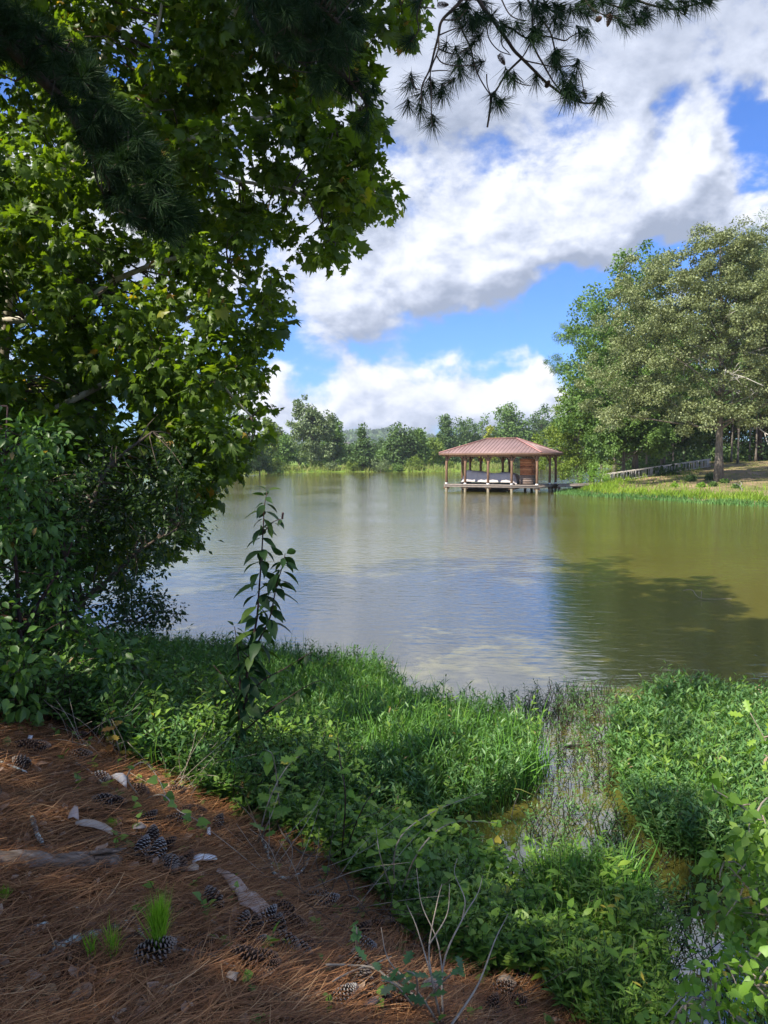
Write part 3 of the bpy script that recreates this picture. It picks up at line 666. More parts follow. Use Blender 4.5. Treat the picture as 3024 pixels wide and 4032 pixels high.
    mb.tube(curve([a + [-.2, 0, .4], a + [-.1, 0, .62], a + [-.25, .1, .8]], 6), np.linspace(.02, .008, 6), 4)
    tag(mb.build('bare_branch', M_limb, smooth=True), 'pale bare branch sticking out of the slope grass right of the oak', 'branch')
build_right_bank()

def build_bank_grass():
    def band(n, xs, ys, smin, smax, h0, h1, w, mat, name, dens=None):
        x = rng.uniform(*xs, n); y = rng.uniform(*ys, n); s = sdist(x, y)
        k = (s > smin) & (s < smax)
        if dens is not None: k &= rng.random(n) < dens(x, y, s)
        x, y, s = x[k], y[k], s[k]; n = len(x)
        pos = np.stack([x, y, np.maximum(height(x, y), 0) - .03], 1)
        hh = rng.uniform(h0, h1, n) * (1 + .5 * wob(x, y, .9))
        V, fs = blades(n, .1, .7, 3)
        sz = np.stack([np.full(n, w) * rng.uniform(.6, 1.4, n), hh, hh], 1)
        return tag(scatter(name, (V, fs), pos, up_frames(n, .3), sz, mat, var=np.clip(rng.normal(.5, .2, n) + .25 * wob(x, y, .5), 0, 1)), kind='stuff')
    o = band(170000, (14, 50), (30, 90), .5, 9, .20, .62, .05, M_bank, 'bank_grass', lambda x, y, s: np.exp(-((s - 1.5) / 1.6) ** 2) + .03)
    o['label'] = 'tall bright green grass along the right bank'
    o = band(240000, (12, 50), (28, 90), -1.8, 1.3, .16, .36, .06, M_bankd, 'bank_weeds', lambda x, y, s: np.exp(-((s + .1) / .9) ** 2))
    o['label'] = 'darker green water weeds fringing the right bank'
    o = band(50000, (18, 60), (40, 110), 3, 30, .06, .2, .06, M_reed, 'dry_grass', lambda x, y, s: .25 + .3 * (wob(x, y, .8) > .1))
    o['label'] = 'thin dry grass on the brown slope'
    o = band(120000, (-45, 75), (120, 300), -.5, 5, .7, 1.6, .16, M_reed, 'shore_reeds', lambda x, y, s: .35 + .65 * (wob(x, y, .25) > -.2))
    o['label'] = 'reeds and rough grass along the far waterline'
    # dark undergrowth under the wood
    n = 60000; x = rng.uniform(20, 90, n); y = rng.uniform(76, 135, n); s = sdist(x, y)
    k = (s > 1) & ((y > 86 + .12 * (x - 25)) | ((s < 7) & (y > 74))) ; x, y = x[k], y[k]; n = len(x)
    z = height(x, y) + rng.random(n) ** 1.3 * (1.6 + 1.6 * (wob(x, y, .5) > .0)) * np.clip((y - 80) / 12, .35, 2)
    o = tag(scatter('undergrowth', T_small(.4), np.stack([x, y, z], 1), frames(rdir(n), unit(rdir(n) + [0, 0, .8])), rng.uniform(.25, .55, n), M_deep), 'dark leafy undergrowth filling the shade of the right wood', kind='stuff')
build_bank_grass()

# distant wooded ridge
def build_hills():
    V = []; F_ = []; n = 160; m = 8
    a = np.radians(np.linspace(-40, 40, n))
    prof = 20 + 36 * np.exp(-((a + .02) / .08) ** 2) + 28 * np.exp(-((a - .22) / .2) ** 2) + 22 * np.exp(-((a + .4) / .25) ** 2) + 3 * np.sin(a * 61) + 2 * np.sin(a * 137)
    for j in range(m):
        r = 1150 + j * 90; f = math.sin(math.pi * j / (m - 1) * .5)
        for i in range(n): V.append((r * math.sin(a[i]), r * math.cos(a[i]), -3 + (prof[i] + 3) * f))
    for j in range(m - 1):
        for i in range(n - 1): k = j * n + i; F_.append((k, k + n, k + n + 1, k + 1))
    mb = MB(); mb.add(V, F_)
    tag(mb.build('hills', plain('wooded_hill', [(.3, (.03, .05, .02)), (.7, (.06, .09, .035))], .05, .95, None, 0), smooth=True), kind='structure')
    N_ = 6000; V = np.array(V).reshape(m, n, 3)
    jj = rng.uniform(0, m - 1.01, N_); ii = rng.uniform(0, n - 1.01, N_); j0 = jj.astype(int); i0 = ii.astype(int)
    p = V[j0, i0] * (1 - (jj - j0))[:, None] + V[j0 + 1, i0] * (jj - j0)[:, None] + np.stack([rng.uniform(-9, 9, N_), rng.uniform(-9, 9, N_), np.zeros(N_)], 1)
    C = np.repeat(p + [0, 0, 4], 14, 0) + unit(rng.normal(size=(N_ * 14, 3))) * np.array([5, 5, 6]) * rng.uniform(.5, 1, (N_ * 14, 1))
    tag(scatter('hillside_wood', T_small(.4), C, frames(rdir(len(C)), unit(rdir(len(C)) + [0, 0, 1])), rng.uniform(4, 7, len(C)), M_deep), 'blue-green wood covering the distant hill', kind='stuff')
build_hills()

# ------------------------------------------------------------------ boathouse
M_roof, _nt, _b = nodes('red_metal_roof')
_n = nz(_nt, 1.2, 5, .6)
_nt.links.new(ramp(_nt, _n, [(.3, (.205, .135, .125)), (.7, (.275, .180, .168))]), _b.inputs['Base Color']); _b.inputs['Roughness'].default_value = .42; _b.inputs['Metallic'].default_value = .0
M_post = plain('stained_timber', [(.3, (.095, .050, .030)), (.55, (.17, .10, .062)), (.75, (.25, .165, .11))], 5, .8, (3, 3, .5), .3, .006)
M_deckw = plain('grey_decking', [(.3, (.16, .125, .10)), (.6, (.27, .225, .19)), (.8, (.36, .31, .27))], 4, .85, (1, 1, 4), .3, .005, usevar=.3)
M_pile = plain('piling_wood', [(.3, (.08, .06, .04)), (.6, (.22, .19, .13)), (.75, (.34, .31, .24))], 6, .85, (2, 2, .8), .3, .006)
M_brk = plain('white_bracket', [(.3, (.55, .55, .55)), (.7, (.75, .75, .74))], 8, .5, None, 0)
M_cedar_lit = plain('lit_cedar_boards', [(.3, (.15, .05, .022)), (.5, (.30, .115, .05)), (.75, (.44, .20, .10))], 3, .75, (1, 1, 6), .3, .005, usevar=.35)  # upper shed boards: the sunlight on them is put into this orange
M_boards_shade = plain('shaded_boards', [(.3, (.10, .07, .055)), (.6, (.20, .15, .125)), (.8, (.28, .23, .2))], 4, .85, (1, 1, 6), .3, .005, usevar=.3)  # lower shed boards: the shade on them is put into this grey
M_tarp = plain('boat_tarp', [(.3, (.38, .345, .335)), (.7, (.47, .43, .42))], 1.5, .75, None, .15, .02)
M_hull = plain('dark_hull', [(.3, (.015, .015, .018)), (.7, (.03, .03, .035))], 3, .35, None, 0)
M_tarpd = plain('dark_tarp', [(.3, (.05, .035, .03)), (.7, (.09, .07, .06))], 3, .7, None, .2, .02)
BH_ANG = -.503
bx_ = np.array([math.cos(BH_ANG), math.sin(BH_ANG), 0]); by_ = np.array([-math.sin(BH_ANG), math.cos(BH_ANG), 0])
BO = np.array([5.357, 67.898, 0.0])   # front-left deck corner
BL, BW, DECK = 8.462, 5.634, .66
def bw(u, v, z): return BO + bx_ * u + by_ * v + np.array([0, 0, z])
RB = np.stack([bx_, by_, [0, 0, 1]], 1)
def build_boathouse():
    root = empty('boathouse', bw(BL / 2, BW / 2, 0), 'open timber boathouse with red metal hip roof standing on piles in the pond', 'boathouse')
    def part(mb, name, mat, smooth=False, parent=None): 
        o = mb.build(name, mat, None, smooth); o.parent = parent or root
        o.matrix_parent_inverse = root_inv if parent is None else parent_inv(parent); return o
    from mathutils import Matrix
    root_inv = Matrix.Translation(-root.location)
    def parent_inv(p): return Matrix()
    us = [.12, 1.90, 4.02, 6.14, BL - .12]; vs = [.12, BW * .66, BW - .12]
    EV = 3.28
    # deck: perimeter walkways round the slip
    mb = MB(); k = 0
    def planks(u0, u1, v0, v1, along):
        # boards run across the walkway
        if along == 'u':
            for a in np.arange(u0, u1, .145): mb.box(bw(a + .07, (v0 + v1) / 2, DECK - .02), (.135, v1 - v0, .038), RB, var=rng.random())
        else:
            for a in np.arange(v0, v1, .145): mb.box(bw((u0 + u1) / 2, a + .07, DECK - .02), (u1 - u0, .135, .038), RB, var=rng.random())
    planks(0, BL, 0, 1.05, 'u'); planks(0, BL, BW * .66 - .1, BW, 'u'); planks(BL - 2.4, BL, 1.05, BW * .66 - .1, 'v')
    part(mb, 'deck', M_deckw)
    mb = MB()
    for z, h in ((DECK - .15, .20), ):
        mb.beam(bw(-.02, -.03, z), bw(BL + .02, -.03, z), .05, h, var=.7); mb.beam(bw(BL + .03, 0, z), bw(BL + .03, BW, z), .05, h, var=.4)
        mb.beam(bw(-.03, 0, z), bw(-.03, BW, z), .05, h); mb.beam(bw(0, BW + .03, z), bw(BL, BW + .03, z), .05, h)
        mb.beam(bw(0, 1.08, z), bw(BL - 2.4, 1.08, z), .05, h); mb.beam(bw(0, BW * .66 - .13, z), bw(BL - 2.4, BW * .66 - .13, z), .05, h)
    mb.beam(bw(-.05, -.09, DECK - .03), bw(BL + .05, -.09, DECK - .03), .06, .07, var=.9)
    part(mb, 'fascia_board', M_deckw)
    for i, u in enumerate(us):
        for j, v in enumerate(vs):
            m1 = MB(); m1.box(bw(u, v, (DECK + EV) / 2), (.17, .17, EV - DECK), RB, bev=.012)
            post = part(m1, 'post', M_post)
            m2 = MB(); m2.box(bw(u, v, DECK + .06), (.20, .20, .12), RB); br = m2.build('post_bracket', M_brk); br.parent = root; br.matrix_parent_inverse = root_inv
            m3 = MB(); m3.tube([bw(u, v, -1.2), bw(u, v, DECK - .05)], .115, 10); part(m3, 'piling', M_pile, True)
            m4 = MB(); m4.box(bw(u, v, DECK - .33), (.5, .12, .16), RB) if j == 0 else m4.box(bw(u, v, DECK - .33), (.12, .6, .16), RB)
            part(m4, 'cross_cap', M_post)
            # curved knee braces both ways
            m5 = MB()
            for du in ((1,) if i == 0 else (-1,) if i == 4 else (-1, 1)):
                t = np.linspace(0, 1, 7) * math.pi / 2
                pts = [bw(u + du * (.08 + .62 * (1 - math.cos(a))), v, EV - .74 + .62 * math.sin(a)) for a in t]
                for q in range(6): m5.beam(pts[q], pts[q + 1] + (pts[q + 1] - pts[q]) * .12, .085, .11)
            for dv in ((1,) if j == 0 else (-1,) if j == 2 else (-1, 1)):
                if i in (0, 4):
                    pts = [bw(u, v + dv * (.08 + .62 * (1 - math.cos(a))), EV - .74 + .62 * math.sin(a)) for a in np.linspace(0, 1, 7) * math.pi / 2]
                    for q in range(6): m5.beam(pts[q], pts[q + 1] + (pts[q + 1] - pts[q]) * .12, .085, .11)
            part(m5, 'brace', M_post)
    mb = MB()
    for v in vs: mb.beam(bw(-.25, v, EV - .11), bw(BL + .25, v, EV - .11), .14, .20)
    for u in us: mb.beam(bw(u, -.2, EV + .06), bw(u, BW + .2, EV + .06), .12, .13)
    part(mb, 'beam', M_post)
    # roof
    o_ = .39; RZ = EV + .10; u0, u1, v0, v1 = -o_, BL + o_, -o_, BW + o_
    half = (v1 - v0) / 2; rise = 1.275; ra, rb = u0 + half + .04, u1 - half - .04; RM = (v0 + v1) / 2
    mb = MB(); c = [bw(u0, v0, RZ), bw(u1, v0, RZ), bw(u1, v1, RZ), bw(u0, v1, RZ), bw(ra, RM, RZ + rise), bw(rb, RM, RZ + rise)]
    low = [p - [0, 0, .05] for p in c]
    mb.add(c + low, [(0, 1, 5, 4), (1, 2, 5), (2, 3, 4, 5), (3, 0, 4), (7, 6, 10, 11), (8, 7, 11), (9, 8, 11, 10), (6, 9, 10), (0, 6, 7, 1), (1, 7, 8, 2), (2, 8, 9, 3), (3, 9, 6, 0)])
    # standing ribs
    def rib(p, q): mb.beam(p + [0, 0, .022], q + [0, 0, .022], .035, .045)
    for a in np.arange(u0 + .2, u1 - .1, .33):
        for vv, sg in ((v0, 1), (v1, -1)):
            if a < ra: t = (a - u0) / (ra - u0)
            elif a > rb: t = (u1 - a) / (u1 - rb)
            else: t = 1
            if t > .05: rib(bw(a, vv, RZ), bw(a, vv + sg * half * t, RZ + rise * t))
    for a in np.arange(v0 + .2, v1 - .1, .33):
        t = 1 - abs(a - RM) / half
        if t > .05:
            rib(bw(u0, a, RZ), bw(u0 + (ra - u0) * t, a, RZ + rise * t)); rib(bw(u1, a, RZ), bw(u1 - (u1 - rb) * t, a, RZ + rise * t))
    roof = part(mb, 'roof', M_roof)
    mb = MB()
    for p, q in ((c[4], c[5]), (c[0], c[4]), (c[3], c[4]), (c[1], c[5]), (c[2], c[5])): mb.beam(p + [0, 0, .045], q + [0, 0, .045], .20, .05)
    cap = mb.build('ridge_cap', plain('ridge_metal', [(.3, (.34, .16, .145)), (.7, (.42, .21, .19))], 2, .4, None, 0)); cap.parent = roof
    cap.matrix_parent_inverse = root_inv
    mb = MB()
    for p, q in ((0, 1), (1, 2), (2, 3), (3, 0)): mb.beam(low[p] - [0, 0, .07], low[q] - [0, 0, .07], .04, .13)
    part(mb, 'eave_board', M_post)
    bpy.context.view_layer.update()
    # fix: ridge cap was given the root's inverse so it stays where it was built
    cap.matrix_parent_inverse = roof.matrix_world.inverted()

    # storage shed on the deck
    u, v, w, d, h = 6.95, 2.15, 1.02, 1.6, 2.18
    sh = empty('storage_shed', bw(u, v, DECK), 'small board-clad storage shed on the boathouse deck, boards coloured as lit above and shaded below', 'shed')
    inv = Matrix.Translation(-sh.location)
    def sp(mb, name, mat, lab=None):
        o = mb.build(name, mat); o.parent = sh; o.matrix_parent_inverse = inv
        if lab: o['label'] = lab
        return o
    up, lo = MB(), MB()
    nb = 11
    for i in range(nb):
        z = DECK + .02 + (i + .5) * h / nb; B = lo if i < 4 else up; th = .03; tl = .012
        for (cu, cv, su, sv) in ((u, v - d / 2, w, th), (u, v + d / 2, w, th), (u - w / 2, v, th, d - .07), (u + w / 2, v, th, d - .07)):
            B.box(bw(cu, cv, z), (su, sv, h / nb - .012), RB, var=rng.random())
    sp(up, 'upper_boards', M_cedar_lit, 'upper wall boards, sunlight put into their orange-brown colour'); sp(lo, 'lower_boards', M_boards_shade, 'lower wall boards, shade put into their grey colour')
    mb = MB(); mb.box(bw(u, v, DECK + h / 2), (w - .06, d - .06, h), RB); mb.box(bw(u, v, DECK + h + .045), (w + .12, d + .12, .05), RB); sp(mb, 'frame', M_post)

    # covered boat in the slip, cover draped over it
    bu0, bu1, bv0, bv1 = .85, 6.0, 1.35, 3.35
    bt = empty('covered_boat', bw((bu0 + bu1) / 2, (bv0 + bv1) / 2, 0), 'boat moored inside the boathouse under a sagging pale grey cover', 'boat')
    inv2 = Matrix.Translation(-bt.location)
    nu, nv = 60, 30; V = []
    for i in range(nu + 1):
        s_ = i / nu; uu = bu0 + (bu1 - bu0) * s_
        for j in range(nv + 1):
            t = j / nv; q = abs(t - .5) * 2
            top = np.interp(s_, [0, .04, .09, .30, .44, .50, .58, .72, .9, .965, 1], [.86, 1.50, 1.90, 1.78, 1.68, 1.64, 1.64, 1.68, 1.66, 1.48, .80])
            drop = .80 if q > .98 else np.interp(q, [0, .55, .72, .9, 1], [0, .03, .14, .72, 1.0])
            fold = math.sin(uu * 9 + 2.5 * math.sin(uu * 2.1) + q * 2) * .045 * q + math.sin(uu * 21 + 1) * .015 * q
            z = top - .04 * math.sin(uu * 3 + t * 5) * (1 - q) - drop * (top - .62)
            wv_ = (t - .5) * (bv1 - bv0) * (1.0 - .22 * max(0, (s_ - .8) / .2) ** 2)
            V.append(bw(uu + .05 * math.sin(t * 9), (bv0 + bv1) / 2 + wv_ + fold * (1 if t > .5 else -1), z))
    F_ = [(i * (nv + 1) + j, (i + 1) * (nv + 1) + j, (i + 1) * (nv + 1) + j + 1, i * (nv + 1) + j + 1) for i in range(nu) for j in range(nv)]
    for i0 in (0, nu):
        F_.append(tuple(i0 * (nv + 1) + j for j in range(nv + 1)))
    mb = MB(); mb.add(V, F_); o = mb.build('cover', M_tarp, smooth=True); o.parent = bt; o.matrix_parent_inverse = inv2
    # hull loft
    hv = []; ns, nr = 16, 9
    for i in range(ns + 1):
        s_ = i / ns; uu = bu0 + .15 + (bu1 + .35 - bu0 - .15) * s_; wid = 1.0 * (1 - max(0, (s_ - .6) / .4) ** 2 * .92)
        for j in range(nr + 1):
            a = math.pi * j / nr; hv.append(bw(uu, (bv0 + bv1) / 2 - math.cos(a) * wid, .72 - .75 * math.sin(a) ** .6 * (1 - .5 * max(0, (s_ - .7) / .3))))
    F_ = [(i * (nr + 1) + j, (i + 1) * (nr + 1) + j, (i + 1) * (nr + 1) + j + 1, i * (nr + 1) + j + 1) for i in range(ns) for j in range(nr)] + [tuple(range(nr, -1, -1))]
    mb = MB(); mb.add(hv, F_); o = mb.build('hull', M_hull, smooth=True); o.parent = bt; o.matrix_parent_inverse = inv2
    mb = MB()
    for uu in (bu0 + .15, ):
        mb.box(bw(uu - .2, (bv0 + bv1) / 2, .75), (.3, .42, .6), RB, bev=.05); mb.tube([bw(uu - .2, (bv0 + bv1) / 2, .5), bw(uu - .25, (bv0 + bv1) / 2, -.4)], .07, 8)
    o = mb.build('outboard_motor', M_hull); o.parent = bt; o.matrix_parent_inverse = inv2
    # small dark cleats / bits on the front deck
    for uu, lab in ((4.3, 'small black mooring cleat on the front deck beside the third post'), (-.0 + 1.35, 'small black mooring cleat on the front deck near the second post')):
        mb = MB(); mb.box(bw(uu, .55, DECK + .05), (.10, .10, .10), RB, bev=.01); mb.box(bw(uu, .55, DECK + .14), (.30, .09, .06), RB, bev=.02)
        tag(mb.build('mooring_cleat', M_hull), lab, 'cleat', 'mooring cleats on the deck')
    # low motor-cover hump behind the first post
    return root
build_boathouse()

def build_boardwalk():
    a = bw(BL - 1.2, BW - 1.1, 0); a = bw(BL + .06, BW * .80, 0); b = P(2356, 1908, 69.5); b[2] = 0
    d = unit(b - a); n = np.array([-d[1], d[0], 0]); L_ = np.linalg.norm(b - a)
    R = np.stack([d, n, [0, 0, 1]], 1)
    root = empty('boardwalk', a, 'narrow plank boardwalk joining the boathouse deck to the right bank', 'boardwalk')
    from mathutils import Matrix
    inv = Matrix.Translation(-root.location)
    def part(mb, nm, mat, sm=False): o = mb.build(nm, mat, None, sm); o.parent = root; o.matrix_parent_inverse = inv; return o
    W = 1.3
    mb = MB()
    for s_ in np.arange(.08, L_, .145): mb.box(a + d * s_ + [0, 0, DECK - .02], (.135, W, .038), R, var=rng.random())
    part(mb, 'planks', M_deckw)
    for sg in (-1, 1):
        mb = MB(); mb.beam(a + n * sg * (W / 2 - .02) + [0, 0, DECK - .15], b + n * sg * (W / 2 - .02) + [0, 0, DECK - .15], .05, .19, var=.8); part(mb, 'side_beam', M_deckw)
    for s_ in (.15, L_ * .52):
        for sg in (-1, 1):
            c = a + d * s_ + n * sg * (W / 2 - .15); mb = MB(); mb.tube([c + [0, 0, -1.2], c + [0, 0, DECK - .1]], .11, 9); part(mb, 'piling', M_pile, True)
        mb = MB(); c = a + d * s_; mb.box(c + [0, 0, DECK - .32], (.14, W, .14), R); part(mb, 'cross_cap', M_post)
build_boardwalk()

def build_railing():
    A = P(2368, 1893, 71.0); A[2] = hz(A[0], A[1]); B = P(2797, 1838, 83.5); B[2] = hz(B[0], B[1])
    za = P(2368, 1868, 71.0)[2]; zb = P(2797, 1806, 83.5)[2]
    L_ = np.linalg.norm((B - A)[:2]); root = empty('ramp_railing', A, 'long weathered wooden balustrade climbing the right bank up to the oak', 'railing')
    from mathutils import Matrix
    inv = Matrix.Translation(-root.location)
    def part(mb, nm, mat=None): o = mb.build(nm, mat or M_rail); o.parent = root; o.matrix_parent_inverse = inv; return o
    ud = unit(np.array([B[0] - A[0], B[1] - A[1], 0])); nn = np.array([-ud[1], ud[0], 0])
    def pt(t, z=0, off=0): p = A + (B - A) * t + nn * off; p[2] = za + (zb - za) * t + z; return p
    mb = MB(); mb.beam(pt(0, .0), pt(1, .0), .15, .045, bev=.006); part(mb, 'top_rail')
    mb = MB(); mb.beam(pt(0, -.075, -.03), pt(1, -.075, -.03), .04, .09); part(mb, 'upper_stringer')
    mb = MB(); mb.beam(pt(0, -.80, -.03), pt(1, -.80, -.03), .04, .09); part(mb, 'lower_stringer')
    px = np.array([345, 425, 512, 638, 733, 848, 955, 1070, 1182]) * .4967 + 2200
    def tt(x):   # parameter whose projection lands at photo x
        lo, hi = -.05, 1.05
        for _ in range(40):
            m = (lo + hi) / 2; p = pt(m); sx = CX + F * p[0] / (p[1] * math.cos(PITCH) - (p[2] - EYE) * math.sin(PITCH))
            if sx < x: lo = m
            else: hi = m
        return lo
    ts = [tt(x) for x in px]
    for t in ts:
        p = pt(t); g = hz(p[0], p[1]); mb = MB(); mb.beam([p[0], p[1], g - .15], [p[0], p[1], p[2] - .025], .13, .13); part(mb, 'post')
    n = 66
    for i in range(n):
        t = (i + .5) / n
        if min(abs(t - q) for q in ts) < .006: continue
        w = rng.uniform(-.008, .008)
        mb = MB(); mb.beam(pt(t + w, -.86, -.06), pt(t + w + rng.uniform(-.001, .001), -.03, -.06), .05, .05, var=rng.random()); part(mb, 'baluster')
M_rail = plain('weathered_rail', [(.3, (.42, .38, .34)), (.6, (.56, .52, .47)), (.8, (.66, .62, .57))], 6, .9, None, .2, .005, usevar=.3)
build_railing()

def build_far_houses():
    mw = plain('white_siding', [(.3, (.62, .62, .62)), (.7, (.74, .74, .73))], 1, .7, None, 0); mr_ = plain('grey_shingles', [(.3, (.16, .15, .15)), (.7, (.24, .23, .22))], 3, .9, None, 0)
    mg = plain('window_glass', [(.3, (.02, .03, .04)), (.7, (.04, .05, .06))], 3, .1, None, 0)
    for px, Y, lab in ((1320, 262, 'white house glimpsed through the leaning pale tree on the far shore'), (1684, 330, 'pale house far off between the trees left of the boathouse')):
        x = P(px, 1812, Y)[0]; z = hz(x, Y); r = empty('house', (x, Y, z - .2), lab, 'house', 'houses beyond the far trees')
        w, d, h = 9, 7, 5.4
        mb = MB(); mb.box((0, 0, h / 2), (w, d, h)); mb.add([(-w / 2, -d / 2, h), (-w / 2, d / 2, h), (-w / 2, 0, h + 2.2), (w / 2, -d / 2, h), (w / 2, d / 2, h), (w / 2, 0, h + 2.2)], [(0, 2, 1), (3, 4, 5), (0, 3, 5, 2), (1, 2, 5, 4)]); mb.build('wall', mw, r)
        mb = MB()
        for s_ in (-1, 1): mb.add([(-w / 2 - .4, s_ * (d / 2 + .5), h - .2), (w / 2 + .4, s_ * (d / 2 + .5), h - .2), (w / 2 + .4, 0, h + 2.35), (-w / 2 - .4, 0, h + 2.35), (-w / 2 - .4, s_ * (d / 2 + .5), h - .05), (w / 2 + .4, s_ * (d / 2 + .5), h - .05), (w / 2 + .4, 0, h + 2.5), (-w / 2 - .4, 0, h + 2.5)], [(0, 1, 2, 3), (4, 5, 6, 7), (0, 1, 5, 4), (1, 2, 6, 5), (0, 3, 7, 4)])
        mb.build('roof', mr_, r)
        for wx in (-3, 0, 3):
            for wz in (1.5, 4): mb = MB(); mb.box((wx, -d / 2 - .02, wz), (1, .08, 1.3)); mb.build('window', mg, r)
build_far_houses()

# ------------------------------------------------------------------ sycamore over the left bank
def in_poly(x, y, poly):
    poly = np.asarray(poly, float); ins = np.zeros(x.shape, bool); n = len(poly)
    for i in range(n):
        ax, ay = poly[i]; bx, by = poly[(i + 1) % n]
        c = (ay > y) != (by > y)
        with np.errstate(divide='ignore', invalid='ignore'): ins ^= c & (x < (bx - ax) * (y - ay) / ((by - ay) or 1e-9) + ax)
    return ins
def fill(poly, n, Y0, Y1, holes=(), rg=rng):
    """random points of a crown whose outline seen from the bank is poly, spread in depth"""
    poly = np.asarray(poly, float); lo, hi = poly.min(0), poly.max(0); out = []
    while len(out) < n:
        x = rg.uniform(lo[0], hi[0], n * 2); y = rg.uniform(lo[1], hi[1], n * 2); k = in_poly(x, y, poly)
        for h in holes: k &= ~in_poly(x, y, h)
        for a, b in zip(x[k], y[k]): out.append(P(a, b, rg.uniform(Y0, Y1)))
    return np.array(out[:n])
def clump_leaves(C, r, per, size, flat=.8, upb=.8, droop=.35, spread=.5):
    nc = len(C); q = np.repeat(np.arange(nc), per); n = len(q)
    cr = r * rng.uniform(.6, 1.3, nc)
    dd = rdir(n); pos = C[q] + dd * (cr[q] * rng.random(n) ** spread)[:, None] * [1, 1, flat]
    out = unit(dd + [0, 0, -droop] + rng.normal(0, .3, (n, 3)))
    nrm = unit(rng.normal(0, .55, (n, 3)) + [0, 0, upb] + dd * .35)
    var = np.clip(.45 + rng.normal(0, .15, nc)[q] + rng.normal(0, .17, n), 0, 1)
    return pos, frames(out, nrm), size * rng.uniform(.55, 1.25, n), var
def twigs(mb, C, nodes_, r=.008, n=5):
    """link every clump centre to the nearest limb point with a thin bent twig"""
    nodes_ = np.asarray(nodes_)
    for c in C:
        d = np.linalg.norm(nodes_ - c, axis=1) + np.maximum(nodes_[:, 2] - c[2], -10) * .0
        a = nodes_[np.argmin(d)]; L_ = np.linalg.norm(c - a)
        if L_ < .05: continue
        m = (a + c) / 2 + rng.normal(0, .07, 3) * L_ + [0, 0, .08 * L_]
        mb.tube(curve([a, m, c], n), np.linspace(min(r * 2.2, r + .004 * L_), r * .45, n), 4, cap=False)

